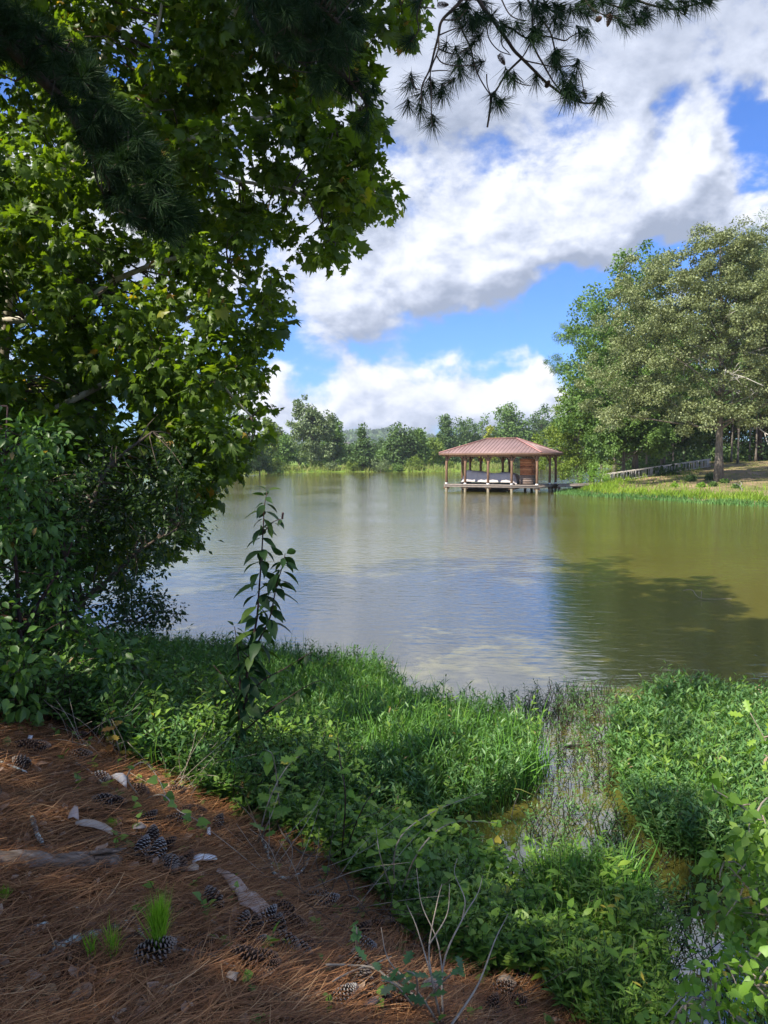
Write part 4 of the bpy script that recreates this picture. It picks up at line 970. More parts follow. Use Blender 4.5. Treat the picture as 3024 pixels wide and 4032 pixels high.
def build_sycamore():
    base = np.array([-7.6, 10.2, hz(-7.6, 10.2) - .1])
    root = empty('sycamore_tree', base, 'big sycamore with sunlit lobed leaves filling the upper left over the pond', 'tree')
    out = [(-500, -500), (1560, -500), (1640, -150), (1650, 40), (1630, 150), (1560, 120), (1500, 40), (1400, 60), (1390, 200), (1460, 300), (1470, 400), (1490, 480), (1450, 560), (1490, 640), (1480, 740), (1495, 800), (1440, 870),
           (1370, 900), (1330, 980), (1240, 1010), (1180, 980), (1100, 900), (1010, 870), (950, 950), (1000, 1060), (1080, 1100), (1100, 1220), (1110, 1290), (1060, 1340), (960, 1380), (1030, 1450), (1040, 1600),
           (1030, 1700), (980, 1790), (930, 1870), (840, 1900), (860, 1970), (800, 2010), (760, 2090), (700, 2150), (560, 2210), (420, 2260), (250, 2260), (-500, 2300)]
    holes = [[(930, 690), (1010, 660), (1060, 760), (1030, 850), (960, 830), (900, 770)], [(205, 780), (280, 800), (290, 880), (210, 850)], [(880, 1230), (960, 1200), (900, 1330), (800, 1320)],
             [(480, 800), (570, 850), (530, 930), (470, 880)], [(1120, 800), (1180, 840), (1130, 880)], [(350, 40), (440, 30), (430, 90), (350, 110)], [(960, 1060), (1010, 1150), (950, 1200), (900, 1120)], [(60, 1000), (180, 1040), (90, 1090)], [(1100, 330), (1180, 340), (1140, 400)]]
    C = np.vstack([fill(out, 600, 8.6, 12.0, holes), fill([(-500, 300), (600, 300), (950, 1000), (900, 1500), (800, 2100), (-500, 2200)], 150, 11.5, 13.5, holes)])
    Cshade = np.array([-3.0, 5.0, 11.6]) + rdir(120) * (rng.random((120, 1)) ** .4) * [3.4, 3.3, 1.1]     # boughs added out of view to shade the water on the right
    # sparser lower right, thin outer fringe
    Cb = fill([(-900, -1100), (600, -1000), (1000, -520), (-900, -520)], 40, 9.6, 13.5)   # the crown goes on above the picture
    C2 = fill([(-2600, -900), (-500, -900), (-500, 1900), (-2300, 1900)], 60, 9.5, 13.5)   # and to the left
    fr = []
    for i in range(len(out) - 1):
        a, b = np.array(out[i], float), np.array(out[i + 1], float)
        if a[0] < 600 and b[0] < 600 or a[1] < -100: continue
        L_ = np.linalg.norm(b - a)
        for t in np.arange(0, 1, 34 / max(L_, 34)): p = a + (b - a) * t + rng.normal(0, 16, 2); fr.append(P(p[0] - 22, p[1], rng.uniform(9.2, 10.8)))
    fr = np.array(fr)
    p1 = clump_leaves(C, .36, 88, .128); p2 = clump_leaves(np.vstack([Cb, C2, Cshade]), .62, 64, .19); p3 = clump_leaves(fr, .17, 18, .125)
    sets = [np.concatenate([a[i] for a in (p1, p2, p3)]) for i in range(4)]
    tv, tf = T_star(); tv = np.array(tv)[None].repeat(len(sets[0]), 0); nn = len(sets[0])
    cu = rng.uniform(-.5, 1.0, (nn, 1)); tv[:, :, 2] += -cu * tv[:, :, 0] ** 2 - rng.uniform(-.2, .7, (nn, 1)) * tv[:, :, 1] ** 2 + rng.normal(0, .035, (nn, tv.shape[1])); tv[:, :, :2] *= 1 + rng.normal(0, .07, (nn, tv.shape[1], 2)); tv[:, :, 0] *= rng.uniform(.7, 1.15, (nn, 1))
    sets[2] = sets[2] * rng.choice([.55, .8, 1, 1.15], nn)
    o = scatter('crown', (tv, tf), sets[0], sets[1], sets[2], M_syc, None, sets[3], origin=base); o.parent = root; o.location = (0, 0, 0)
    # trunk and limbs
    mb = MB(); tr = curve([base, base + [.1, 0, 2.2], base + [-.1, .1, 5], base + [.3, 0, 8.5], base + [.2, .3, 13]], 14)
    mb.tube(tr, np.linspace(.34, .07, 14), 12); o = mb.build('trunk', M_syb, None, True, base); o.parent = root; o.location = (0, 0, 0)
    nodes_ = list(tr); mb = MB()
    def limb(pts, r0, r1, n=14):
        pts = curve(pts, n); mb.tube(pts, np.linspace(r0, r1, n), 7); nodes_.extend(pts); return pts
    t1 = base + [0, 0, 1.6]; t2 = base + [0, 0, 3.4]; t3 = base + [.2, 0, 6]
    limb([t1, P(-60, 1700, 10.3), P(60, 860, 10.5), P(230, 690, 10.4), P(370, 590, 10.2), P(620, 380, 10.0), P(800, 200, 10), P(940, 20, 9.9), P(1020, -250, 9.8)], .08, .025)
    limb([t2, P(60, 900, 10.8), P(330, 420, 11), P(430, 170, 11), P(490, 40, 11), P(560, -250, 11)], .07, .045)
    limb([P(370, 590, 10.2), P(700, 560, 9.8), P(960, 470, 9.7), P(1200, 480, 9.8), P(1400, 640, 9.9)], .045, .012)
    limb([P(600, 400, 10.0), P(590, 300, 9.5), P(620, 120, 9.4), P(650, -60, 9.3)], .03, .015)
    limb([P(780, 230, 10.0), P(870, 220, 9.8), P(960, 210, 9.7), P(1250, 320, 9.9), P(1420, 420, 10)], .035, .01)
    limb([t2, P(150, 1250, 10.2), P(500, 1080, 10), P(800, 1010, 9.8), P(1040, 1180, 10)], .06, .012)
    limb([P(700, 560, 9.8), P(900, 700, 9.9), P(1180, 760, 10), P(1300, 950, 10)], .03, .010)
    limb([t1, P(100, 1650, 10), P(450, 1500, 9.8), P(800, 1480, 9.8), P(990, 1640, 9.9)], .06, .012)
    limb([t1, P(50, 1950, 9.8), P(350, 1850, 9.6), P(650, 1850, 9.6), P(830, 1930, 9.7)], .05, .010)
    limb([t3, base + [1.6, -.6, 7.5], base + [3.4, -1, 9]], .08, .03); limb([t3, base + [1.6, -1.6, 9], np.array([-4.2, 6.4, 11]), np.array([-2, 4.4, 11.9])], .08, .02); limb([t3, base + [-1.8, -.6, 7.5], base + [-4, -1, 8]], .08, .03); limb([t2, base + [-2.0, -.3, 4.2], base + [-4.5, -.5, 4.4]], .07, .03)
    limb([t3, P(700, -250, 10.4), P(1250, -180, 10.2), P(1580, 20, 10)], .05, .012)
    o = mb.build('limbs', M_syb, None, True, base); o.parent = root; o.location = (0, 0, 0)
    mb = MB(); twigs(mb, np.vstack([C, fr[::2], C2[::3], Cb[::3], Cshade[::2]]), nodes_)
    o = mb.build('twigs', M_twig, None, True, base); o.parent = root; o.location = (0, 0, 0)
build_sycamore()

def shrub_from(name, lab, cat, poly, n, Y0, Y1, r, per, size, T, lm, stems, bm=None, holes=(), r0=.02, extra=None, group=None, flat=.8, upb=.8):
    base = np.asarray(stems[0][0], float)
    root = empty(name, base, lab, cat, group)
    C = fill(poly, n, Y0, Y1, holes)
    if extra is not None: C = np.vstack([C, extra])
    a = clump_leaves(C, r, per, size, flat=flat, upb=upb)
    o = scatter('foliage', T, *a[:3], lm, None, a[3], origin=base); o.parent = root; o.location = (0, 0, 0)
    mb = MB(); nodes_ = []
    for st in stems:
        pts = curve(st, 14); mb.tube(pts, np.linspace(r0, r0 * .3, 14), 6); nodes_.extend(pts)
    twigs(mb, C, nodes_, .005)
    o = mb.build('stems', bm or M_twig, None, True, base); o.parent = root; o.location = (0, 0, 0)
    return root
def build_left_shrubs():
    # fine-leaved water oak between the sycamore and the pond
    b = GT(240, 2620)
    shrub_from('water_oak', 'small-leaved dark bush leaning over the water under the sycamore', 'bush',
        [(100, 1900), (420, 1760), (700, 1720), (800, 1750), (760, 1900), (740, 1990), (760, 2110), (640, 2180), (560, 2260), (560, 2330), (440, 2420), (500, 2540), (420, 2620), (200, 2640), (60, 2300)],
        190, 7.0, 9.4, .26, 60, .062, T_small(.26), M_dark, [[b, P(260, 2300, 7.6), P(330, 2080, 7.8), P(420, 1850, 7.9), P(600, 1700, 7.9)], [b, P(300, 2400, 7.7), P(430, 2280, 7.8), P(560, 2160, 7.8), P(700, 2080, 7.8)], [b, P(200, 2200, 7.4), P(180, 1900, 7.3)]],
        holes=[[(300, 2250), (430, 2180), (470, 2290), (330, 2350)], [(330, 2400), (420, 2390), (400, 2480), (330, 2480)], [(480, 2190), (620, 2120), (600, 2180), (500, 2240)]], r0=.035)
    # low bough touching the water
    b = GT(330, 2560)
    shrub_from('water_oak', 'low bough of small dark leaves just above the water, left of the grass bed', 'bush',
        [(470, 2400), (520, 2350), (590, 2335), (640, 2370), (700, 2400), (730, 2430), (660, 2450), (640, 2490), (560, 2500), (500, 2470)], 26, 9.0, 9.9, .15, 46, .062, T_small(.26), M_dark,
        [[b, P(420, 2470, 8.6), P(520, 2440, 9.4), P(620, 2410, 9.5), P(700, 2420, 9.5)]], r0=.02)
    # dense shrubs on the left bank, leaf by leaf
    b = GT(90, 2830)
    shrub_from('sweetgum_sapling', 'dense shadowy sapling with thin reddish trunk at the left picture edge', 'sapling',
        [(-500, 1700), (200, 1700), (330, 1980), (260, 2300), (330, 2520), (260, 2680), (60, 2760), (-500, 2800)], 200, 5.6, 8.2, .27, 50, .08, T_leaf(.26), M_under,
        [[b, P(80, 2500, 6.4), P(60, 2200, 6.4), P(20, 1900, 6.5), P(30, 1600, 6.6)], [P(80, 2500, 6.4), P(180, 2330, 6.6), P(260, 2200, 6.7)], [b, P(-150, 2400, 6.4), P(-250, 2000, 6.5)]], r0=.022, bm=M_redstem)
    b = GT(430, 2800)
    shrub_from('shrub', 'leafy green shrub between the dark sapling and the grass bed', 'shrub',
        [(230, 2500), (330, 2470), (420, 2540), (560, 2600), (640, 2700), (520, 2800), (300, 2850), (160, 2760)], 60, 5.3, 6.6, .20, 40, .075, T_leaf(.28), M_under,
        [[b, P(400, 2650, 6), P(360, 2540, 6.1)], [b, P(480, 2700, 6), P(540, 2640, 6)]], r0=.012)
    b = GT(-260, 2880)
    shrub_from('shrub', 'deep green bush filling the lower left corner of the waterside shade', 'shrub',
        [(-900, 2200), (-100, 2350), (120, 2640), (60, 2830), (-300, 2900), (-900, 2900)], 90, 4.6, 6.2, .24, 40, .08, T_leaf(.28), M_under,
        [[b, P(-200, 2650, 5.4), P(-100, 2450, 5.5)], [b, P(-400, 2600, 5.4), P(-500, 2350, 5.5)]], r0=.014)
build_left_shrubs()

# ------------------------------------------------------------------ pine overhead
def cone_mesh():
    V, F_, Mi = [], [], []; n = 92; ga = 2.39996
    for i in range(n):
        t = (i + .5) / n; z = -.5 + t; rr = .36 * math.sin(math.pi * (.10 + .86 * t)) ** .6 * (1.1 - .55 * t)
        a = i * ga; el = -.15 + 1.15 * t; o = np.array([math.cos(a), math.sin(a), 0]); s = np.array([-math.sin(a), math.cos(a), 0]); u = np.array([0, 0, 1.])
        d = o * math.cos(el) + u * math.sin(el); w = np.cross(s, d); c = np.array([0, 0, z]); L_ = rr; hw = .10 * (1.15 - .6 * t)
        k = len(V); tip = c + d * L_
        V += [c, tip - s * hw - d * .03, tip + s * hw - d * .03, tip + w * .030, tip - w * .030, tip + d * .035 + w * .012]
        F_ += [(k, k + 1, k + 3), (k, k + 3, k + 2), (k, k + 4, k + 1), (k, k + 2, k + 4), (k + 1, k + 5, k + 3), (k + 3, k + 5, k + 2), (k + 1, k + 4, k + 5), (k + 4, k + 2, k + 5)]
        Mi += [0, 0, 0, 0, 1, 1, 1, 1]
    return np.array(V), F_, Mi
M_cone = plain('cone_scale', [(.3, (.018, .010, .008)), (.7, (.045, .028, .020))], 30, .8, None, 0)
M_conet = plain('cone_tip', [(.3, (.12, .088, .068)), (.6, (.27, .22, .18))], 30, .7, None, 0)
M_conet2 = plain('cone_tip_brown', [(.3, (.09, .05, .032)), (.6, (.20, .125, .085))], 30, .7, None, 0)
M_conet3 = plain('cone_tip_grey', [(.3, (.20, .18, .16)), (.6, (.38, .35, .32))], 30, .7, None, 0)
def mk_cone(tipmat, squash=1.0):
    V, F_, Mi = cone_mesh(); V = V * [squash, squash, 1]
    mb = MB(); mb.add(V, F_); mb.m = Mi; o = mb.build('pine_cone', [M_cone, tipmat]); me = o.data
    bpy.data.objects.remove(o); return me
CONE = [mk_cone(M_conet), mk_cone(M_conet2, .92), mk_cone(M_conet3, .9)]

def tuft(C, D, n, L_, w=.0030, cone=1.15):
    """needles of many tufts: C centres, D directions"""
    C = np.asarray(C); D = unit(D); q = np.repeat(np.arange(len(C)), n); m = len(q)
    ang = rng.random(m) ** .6 * cone * rng.uniform(.9, 1.15, len(C))[q]
    r = rdir(m); r = unit(r - D[q] * (r * D[q]).sum(1, keepdims=True))
    d = D[q] * np.cos(ang)[:, None] + r * np.sin(ang)[:, None]; d = unit(d + [0, 0, -.12])
    base = C[q] - D[q] * (rng.random(m) * .07)[:, None]
    ln = L_ * rng.uniform(.7, 1.1, m)
    return base, frames(d, rdir(m)), np.stack([np.full(m, w), ln, ln], 1)
# two-segment, slightly bent needle
T_ndl = ([(-.5, 0, 0), (.5, 0, 0), (.42, .55, .03), (-.42, .55, .03), (0, 1, .10)], [(0, 1, 2, 3), (3, 2, 4)])

def build_pine():
    base = np.array([-5.6, 2.6, hz(-5.6, 2.6) - .1])
    root = empty('pine_tree', base, 'tall pine left of the camera whose long-needled branches hang into the top of the picture', 'tree')
    def ch(o, parent=root):
        o.parent = parent; o.location = (0, 0, 0); return o
    H = 14.0; mb = MB(); tr = curve([base, base + [.1, 0, 6], base + [-.1, .1, 12], base + [.1, 0, H]], 14)
    mb.tube(tr, np.linspace(.27, .05, 14), 12); ch(mb.build('trunk', M_barkp, None, True, base))
    def branch(paths, tufts, dirs, needles, nl, lab, cones=(), w=.0030):
        mb = MB()
        for pts, r0, r1 in paths:
            k = max(8, len(pts) * 4); mb.tube(curve(pts, k), np.linspace(r0, r1, k), 6)
        b = ch(mb.build('branch', M_barkp, None, True, base)); b['label'] = lab
        B_, R_, S_ = tuft(tufts, dirs, needles, nl, w)
        o = scatter('needles', T_ndl, B_, R_, S_, M_needle, None, np.clip(rng.normal(.4, .2, len(B_)), 0, 1), origin=base); o.parent = b; o.location = (0, 0, 0)
        for c, d, L_ in cones:
            o = bpy.data.objects.new('pine_cone', CONE[1]); COL.objects.link(o); o.parent = b
            o.location = tuple(np.asarray(c) - base); o.scale = (L_,) * 3
            from mathutils import Vector
            o.rotation_euler = Vector(d).to_track_quat('Z', 'Y').to_euler()
        return b
    # right-hand sprays, traced in crop coordinates (1500 + x*.603, y*.603)
    def Q(x, y, Y=6.5): return P(1500 + x * .6028, y * .6028, Y)
    Lm = [base + [0, 0, 7.0], base + [2.5, 1.6, 7.2], np.array([-.4, 6.0, 8.3]), np.array([1.2, 6.5, 7.9]), np.array([2.7, 6.7, 7.6]), np.array([3.3, 6.9, 7.25])]
    A1 = [(520, 0), (470, 60), (395, 140), (375, 240), (350, 330), (320, 450), (270, 560), (262, 690)]
    A2 = [(640, 0), (690, 80), (760, 170), (830, 270), (870, 330), (920, 380), (1000, 460), (1070, 530), (1130, 575), (1190, 620), (1290, 665), (1370, 675), (1450, 660)]
    def tr_(pts, Y, dy=0.0): return [Q(x, y, Y + dy * i) for i, (x, y) in enumerate(pts)]
    paths = [(Lm, .075, .03)]
    paths += [([Lm[2] + [.3, .1, -.1], Q(600, -200, 6.3)] + tr_(A1, 6.3), .017, .006), ([Lm[3], Q(560, -160, 6.6)] + tr_(A2, 6.6), .019, .006)]
    br = [([(375, 240), (375, 320), (330, 440), (322, 500), (328, 600), (330, 780), (340, 830)], 6.25, .007), ([(360, 360), (400, 410), (490, 430), (610, 425)], 6.2, .006), ([(380, 320), (440, 345), (500, 350), (600, 300)], 6.4, .006),
          ([(395, 130), (500, 125), (560, 60)], 6.3, .006), ([(380, 230), (450, 200), (520, 175)], 6.4, .006), ([(200, 520), (220, 570), (262, 590)], 6.2, .006), ([(330, 465), (400, 460), (460, 465)], 6.3, .005), ([(400, 560), (470, 520)], 6.3, .005),
          ([(920, 380), (820, 480), (760, 580), (720, 625)], 6.6, .010), ([(720, 625), (715, 700), (695, 830)], 6.6, .014), ([(690, 485), (695, 560), (720, 625)], 6.6, .006),
          ([(470, 65), (490, 90), (540, 220), (580, 300), (605, 400), (630, 480), (680, 570), (715, 620)], 6.55, .008), ([(790, 190), (790, 290), (840, 350)], 6.6, .006), ([(660, 30), (690, 180), (710, 260), (770, 330), (850, 360)], 6.7, .006),
          ([(950, -20), (1000, 70), (1060, 140), (1110, 220), (1135, 320), (1150, 370), (1140, 430)], 6.7, .009), ([(995, -20), (990, 120), (990, 260), (1010, 330), (1060, 420), (1100, 490), (1130, 540), (1180, 600)], 6.5, .009),
          ([(1060, 150), (990, 260), (940, 350), (915, 385)], 6.6, .008), ([(780, -20), (830, 80), (880, 120), (950, 135)], 6.7, .006), ([(790, 170), (860, 190), (900, 220), (960, 250), (1050, 235), (1120, 245), (1200, 265), (1240, 240), (1300, 210)], 6.6, .008),
          ([(1320, -20), (1370, 50), (1410, 90)], 6.6, .010), ([(200, -20), (250, 40), (360, 55)], 6.4, .006), ([(270, -10), (235, 100), (245, 200), (190, 275)], 6.4, .007), ([(1370, 50), (1450, 95), (1560, 120)], 6.6, .006),
          ([(1060, -10), (1100, 60), (1180, 90), (1280, 60)], 6.8, .008), ([(1400, -20), (1500, 30), (1620, 60)], 6.7, .008), ([(920, 380), (960, 400), (1050, 420), (1150, 440), (1280, 440), (1330, 610)], 6.5, .006), ([(860, 520), (920, 550), (980, 560)], 6.5, .005), ([(1600, -40), (1720, 20), (1900, 60), (2000, 40), (2100, 20)], 6.9, .010)]
    for pts, Y, r in br: paths.append((tr_(pts, Y), r, r * .6))
    tf = [(190, 275), (200, 515), (262, 715), (335, 810), (325, 560), (450, 540), (490, 330), (590, 290), (600, 425), (500, 430), (520, 178), (560, 60), (490, 95), (580, 120), (640, 110), (720, 110), (800, 160), (985, 265), (1030, 250), (1150, 370), (1115, 385), (820, 495), (870, 510),
          (740, 635), (790, 660), (1010, 520), (1190, 560), (1260, 500), (1230, 590), (1290, 640), (1210, 640), (1440, 660), (1300, 210), (1180, 180), (1240, 80), (1170, 50), (1300, 60), (910, 40), (1450, 30), (1500, 90), (1600, 50), (1560, 130), (1280, 430), (240, 20), (680, 20), (860, 190), (400, 600), (260, 640), (540, 40),
          (1700, 130), (1740, 60), (1840, 40), (1950, 70), (2060, 20), (2130, 10), (1640, 10), (1880, 0), (1370, 20), (1080, 60), (1020, 40), (1130, 150), (420, 300), (640, 240), (560, 350), (1000, 200)]
    C = []; D = []
    tf = tf + [(x + random.gauss(0, 38), y + random.gauss(0, 30) - 12) for x, y in tf if random.random() < .75 and y > 0]
    for x, y in tf:
        Y = 6.5 + rng.uniform(-.25, .3); c = Q(x, y, Y); C.append(c); g = Q(600 + (x - 600) * .55, -250, Y + .3); D.append(unit(c - g) + rng.normal(0, .35, 3))
    cones = [(Q(405, 32, 6.4), (1, .1, .1), .085), (Q(1180, 80, 6.6), (.3, -.5, .6), .10), (Q(1425, 122, 6.6), (.2, -.9, -.3), .075), (Q(1488, 135, 6.6), (-.2, .1, -1), .085), (Q(790, 388, 6.6), (.5, .1, -.8), .09), (Q(1090, 546, 6.6), (.1, -.95, .1), .075), (Q(1332, 616, 6.5), (.3, .1, -1), .07), (Q(1990, 55, 6.9), (0, .2, -1), .09), (Q(2150, 10, 6.9), (0, .2, -1), .08)]
    branch(paths, C, D, 90, .18, 'open spray of long needles and cones against the sky, top centre', cones, .0036)
    # dense middle mass, top of the picture
    out = [(880, -200), (1420, -200), (1440, 60), (1400, 170), (1370, 260), (1280, 320), (1220, 310), (1150, 230), (1060, 160), (980, 60)]
    C = fill(out, 200, 5.6, 6.8); C = np.vstack([C, [P(x, y, 6.2) for x, y in [(1420, 330), (1380, 370), (1450, 400), (1440, 470), (1400, 300), (1340, 330), (1470, 350), (1420, 500), (1250, 340)]]])
    g = P(1050, -500, 6); pth = [([Lm[1], P(700, -420, 5.5), P(930, -150, 6), P(1100, 60, 6.2), P(1260, 210, 6.2), P(1400, 350, 6.2), P(1450, 420, 6.2)], .05, .008), ([P(930, -150, 6), P(1100, -60, 6), P(1300, 60, 6.1), P(1400, 200, 6.2)], .03, .008), ([P(930, -150, 6), P(1000, 60, 5.9), P(1090, 200, 5.9)], .02, .006), ([P(1380, 340, 6.2), P(1420, 370, 6.2), P(1450, 460, 6.2), P(1430, 500, 6.2)], .008, .005)]
    nn = np.vstack([curve(p[0], 30) for p in pth])
    for c in C[::2]:
        a = nn[np.argmin(np.linalg.norm(nn - c, axis=1))]; pth.append(([a, (a + c) / 2 + rng.normal(0, .04, 3), c], .007, .003))
    branch(pth, C, unit(C - g) + rng.normal(0, .35, (len(C), 3)), 105, .165, 'dense dark needle mass at the top edge, left of the open spray', [(P(1085, 205, 6), (0, 0, -1), .1)], .0036)
    # left bough
    main = [base + [0, 0, 6.0], P(-700, -150, 5.2), P(-60, 130, 5.3), P(60, 210, 5.4), P(180, 330, 5.5), P(250, 400, 5.6), P(330, 540, 5.7), P(390, 640, 5.8), P(420, 720, 5.9), P(500, 820, 6), P(560, 900, 6.1)]
    side = [[P(20, 200, 5.4), P(140, 140, 5.4), P(260, 200, 5.4)], [P(180, 330, 5.5), P(300, 290, 5.5), P(380, 330, 5.5)], [P(290, 470, 5.7), P(420, 430, 5.7), P(500, 480, 5.7)], [P(350, 570, 5.8), P(470, 570, 5.8), P(600, 640, 5.9)], [P(420, 720, 5.9), P(560, 720, 5.9), P(660, 790, 6)], [P(360, 600, 5.8), P(385, 720, 5.8), P(430, 790, 5.8)], [P(10, 215, 5.4), P(-60, 260, 5.3), P(60, 320, 5.4)], [P(480, 800, 6), P(560, 800, 6), P(690, 850, 6.1)]]
    C = fill([(-300, -100), (60, 20), (120, 90), (260, 130), (380, 270), (400, 380), (520, 440), (560, 540), (640, 600), (680, 740), (760, 880), (690, 930), (600, 920), (500, 860), (440, 800), (400, 700), (330, 580), (260, 440), (170, 330), (60, 230), (-300, 200)], 340, 5.1, 6.2)
    pth = [(main, .055, .010)] + [(s, .012, .005) for s in side]; nn = np.vstack([curve(p[0], 40) for p in pth])
    for c in C[::2]:
        a = nn[np.argmin(np.linalg.norm(nn - c, axis=1))]; pth.append(([a, (a + c) / 2 + rng.normal(0, .03, 3), c], .007, .003))
    a = np.array([nn[np.argmin(np.linalg.norm(nn - c, axis=1))] for c in C])
    branch(pth, C, unit(C - a) + [.35, 0, -.25] + rng.normal(0, .3, (len(C), 3)), 110, .165, 'dark drooping bough slanting down across the sycamore from the left edge', (), .0036)
    # upper crown, out of frame: shades the bank
    C = []; pth = []
    for k in range(26):
        z0 = rng.uniform(7.5, H - .6); a = rng.uniform(0, 6.28); L_ = rng.uniform(1.6, 3.6) * (1.15 - (z0 - 8) / 14); s0 = base + [0, 0, z0]; e = s0 + [math.cos(a) * L_, math.sin(a) * L_, .4]
        pth.append(([s0, (s0 + e) / 2 + [0, 0, .25], e], .04, .01))
        for j in range(9): C.append(s0 + (e - s0) * rng.uniform(.35, 1.05) + rng.normal(0, .35, 3))
    C = np.array(C)
    branch(pth, C, rdir(len(C)) + [0, 0, .4], 70, .22, 'upper boughs above the picture', (), .009)
build_pine()

# woods behind and left of the camera: they keep the bank in shade
def build_woods_behind():
    GW = 'trees behind the camera'
    defs = [(-10.4, -5.4, 15.5, 'tall broadleaf tree behind the camera to the left'), (-12.5, -7, 15.5, 'broadleaf tree at the back left'), (-8.8, 3.3, 10.5, 'low broadleaf tree added out of view to shade the waterside bush')]  # the last, low tree is added unseen to shade the waterside bush
    t = None
    for i, (x, y, H, lab) in enumerate(defs):
        if t is None:
            t = make_tree('broadleaf_tree', lab, GW, (x, y, hz(x, y) - .1), H, [(0, 0, .68, .25, .25, .26), (.12, .1, .56, .18, .18, .14), (-.12, -.05, .56, .18, .18, .18)], 170, .75, 50, .27, M_syc, M_barkg, .25, top=.85, nl=30, seed=201, tmpl=T_leaf(.32))
        else: reuse(t, lab, (x, y, hz(x, y) - .1), (H / 15,) * 3, i * 1.9)
build_woods_behind()

# ------------------------------------------------------------------ the near bank
def proj(p):
    p = np.asarray(p, float); c, s = math.cos(PITCH), math.sin(PITCH)
    f = p[:, 1] * c - (p[:, 2] - EYE) * s; u = p[:, 1] * s + (p[:, 2] - EYE) * c
    f = np.maximum(f, .05); return CX + F * p[:, 0] / f, CY - F * u / f, f
def ground_pts(n, xr, yr, poly, lod=0.0, lift=0.0, water=False):
    """n random ground points (or water points) whose foot lies in the photo outline poly"""
    out = []
    tot = 0
    while tot < n:
        x = rng.uniform(*xr, n * 3); y = rng.uniform(*yr, n * 3); z = height(x, y); s_ = z > 0
        z = np.maximum(z, 0) if water else z
        p = np.stack([x, y, z + lift], 1); u, v, f = proj(p); k = in_poly(u, v, poly)
        if not water: k &= s_
        if lod: k &= rng.random(len(x)) < np.minimum(1, (2.6 / f) ** lod)
        out.append(p[k]); tot += k.sum()
        if k.sum() == 0: break
    return np.concatenate(out)[:n]

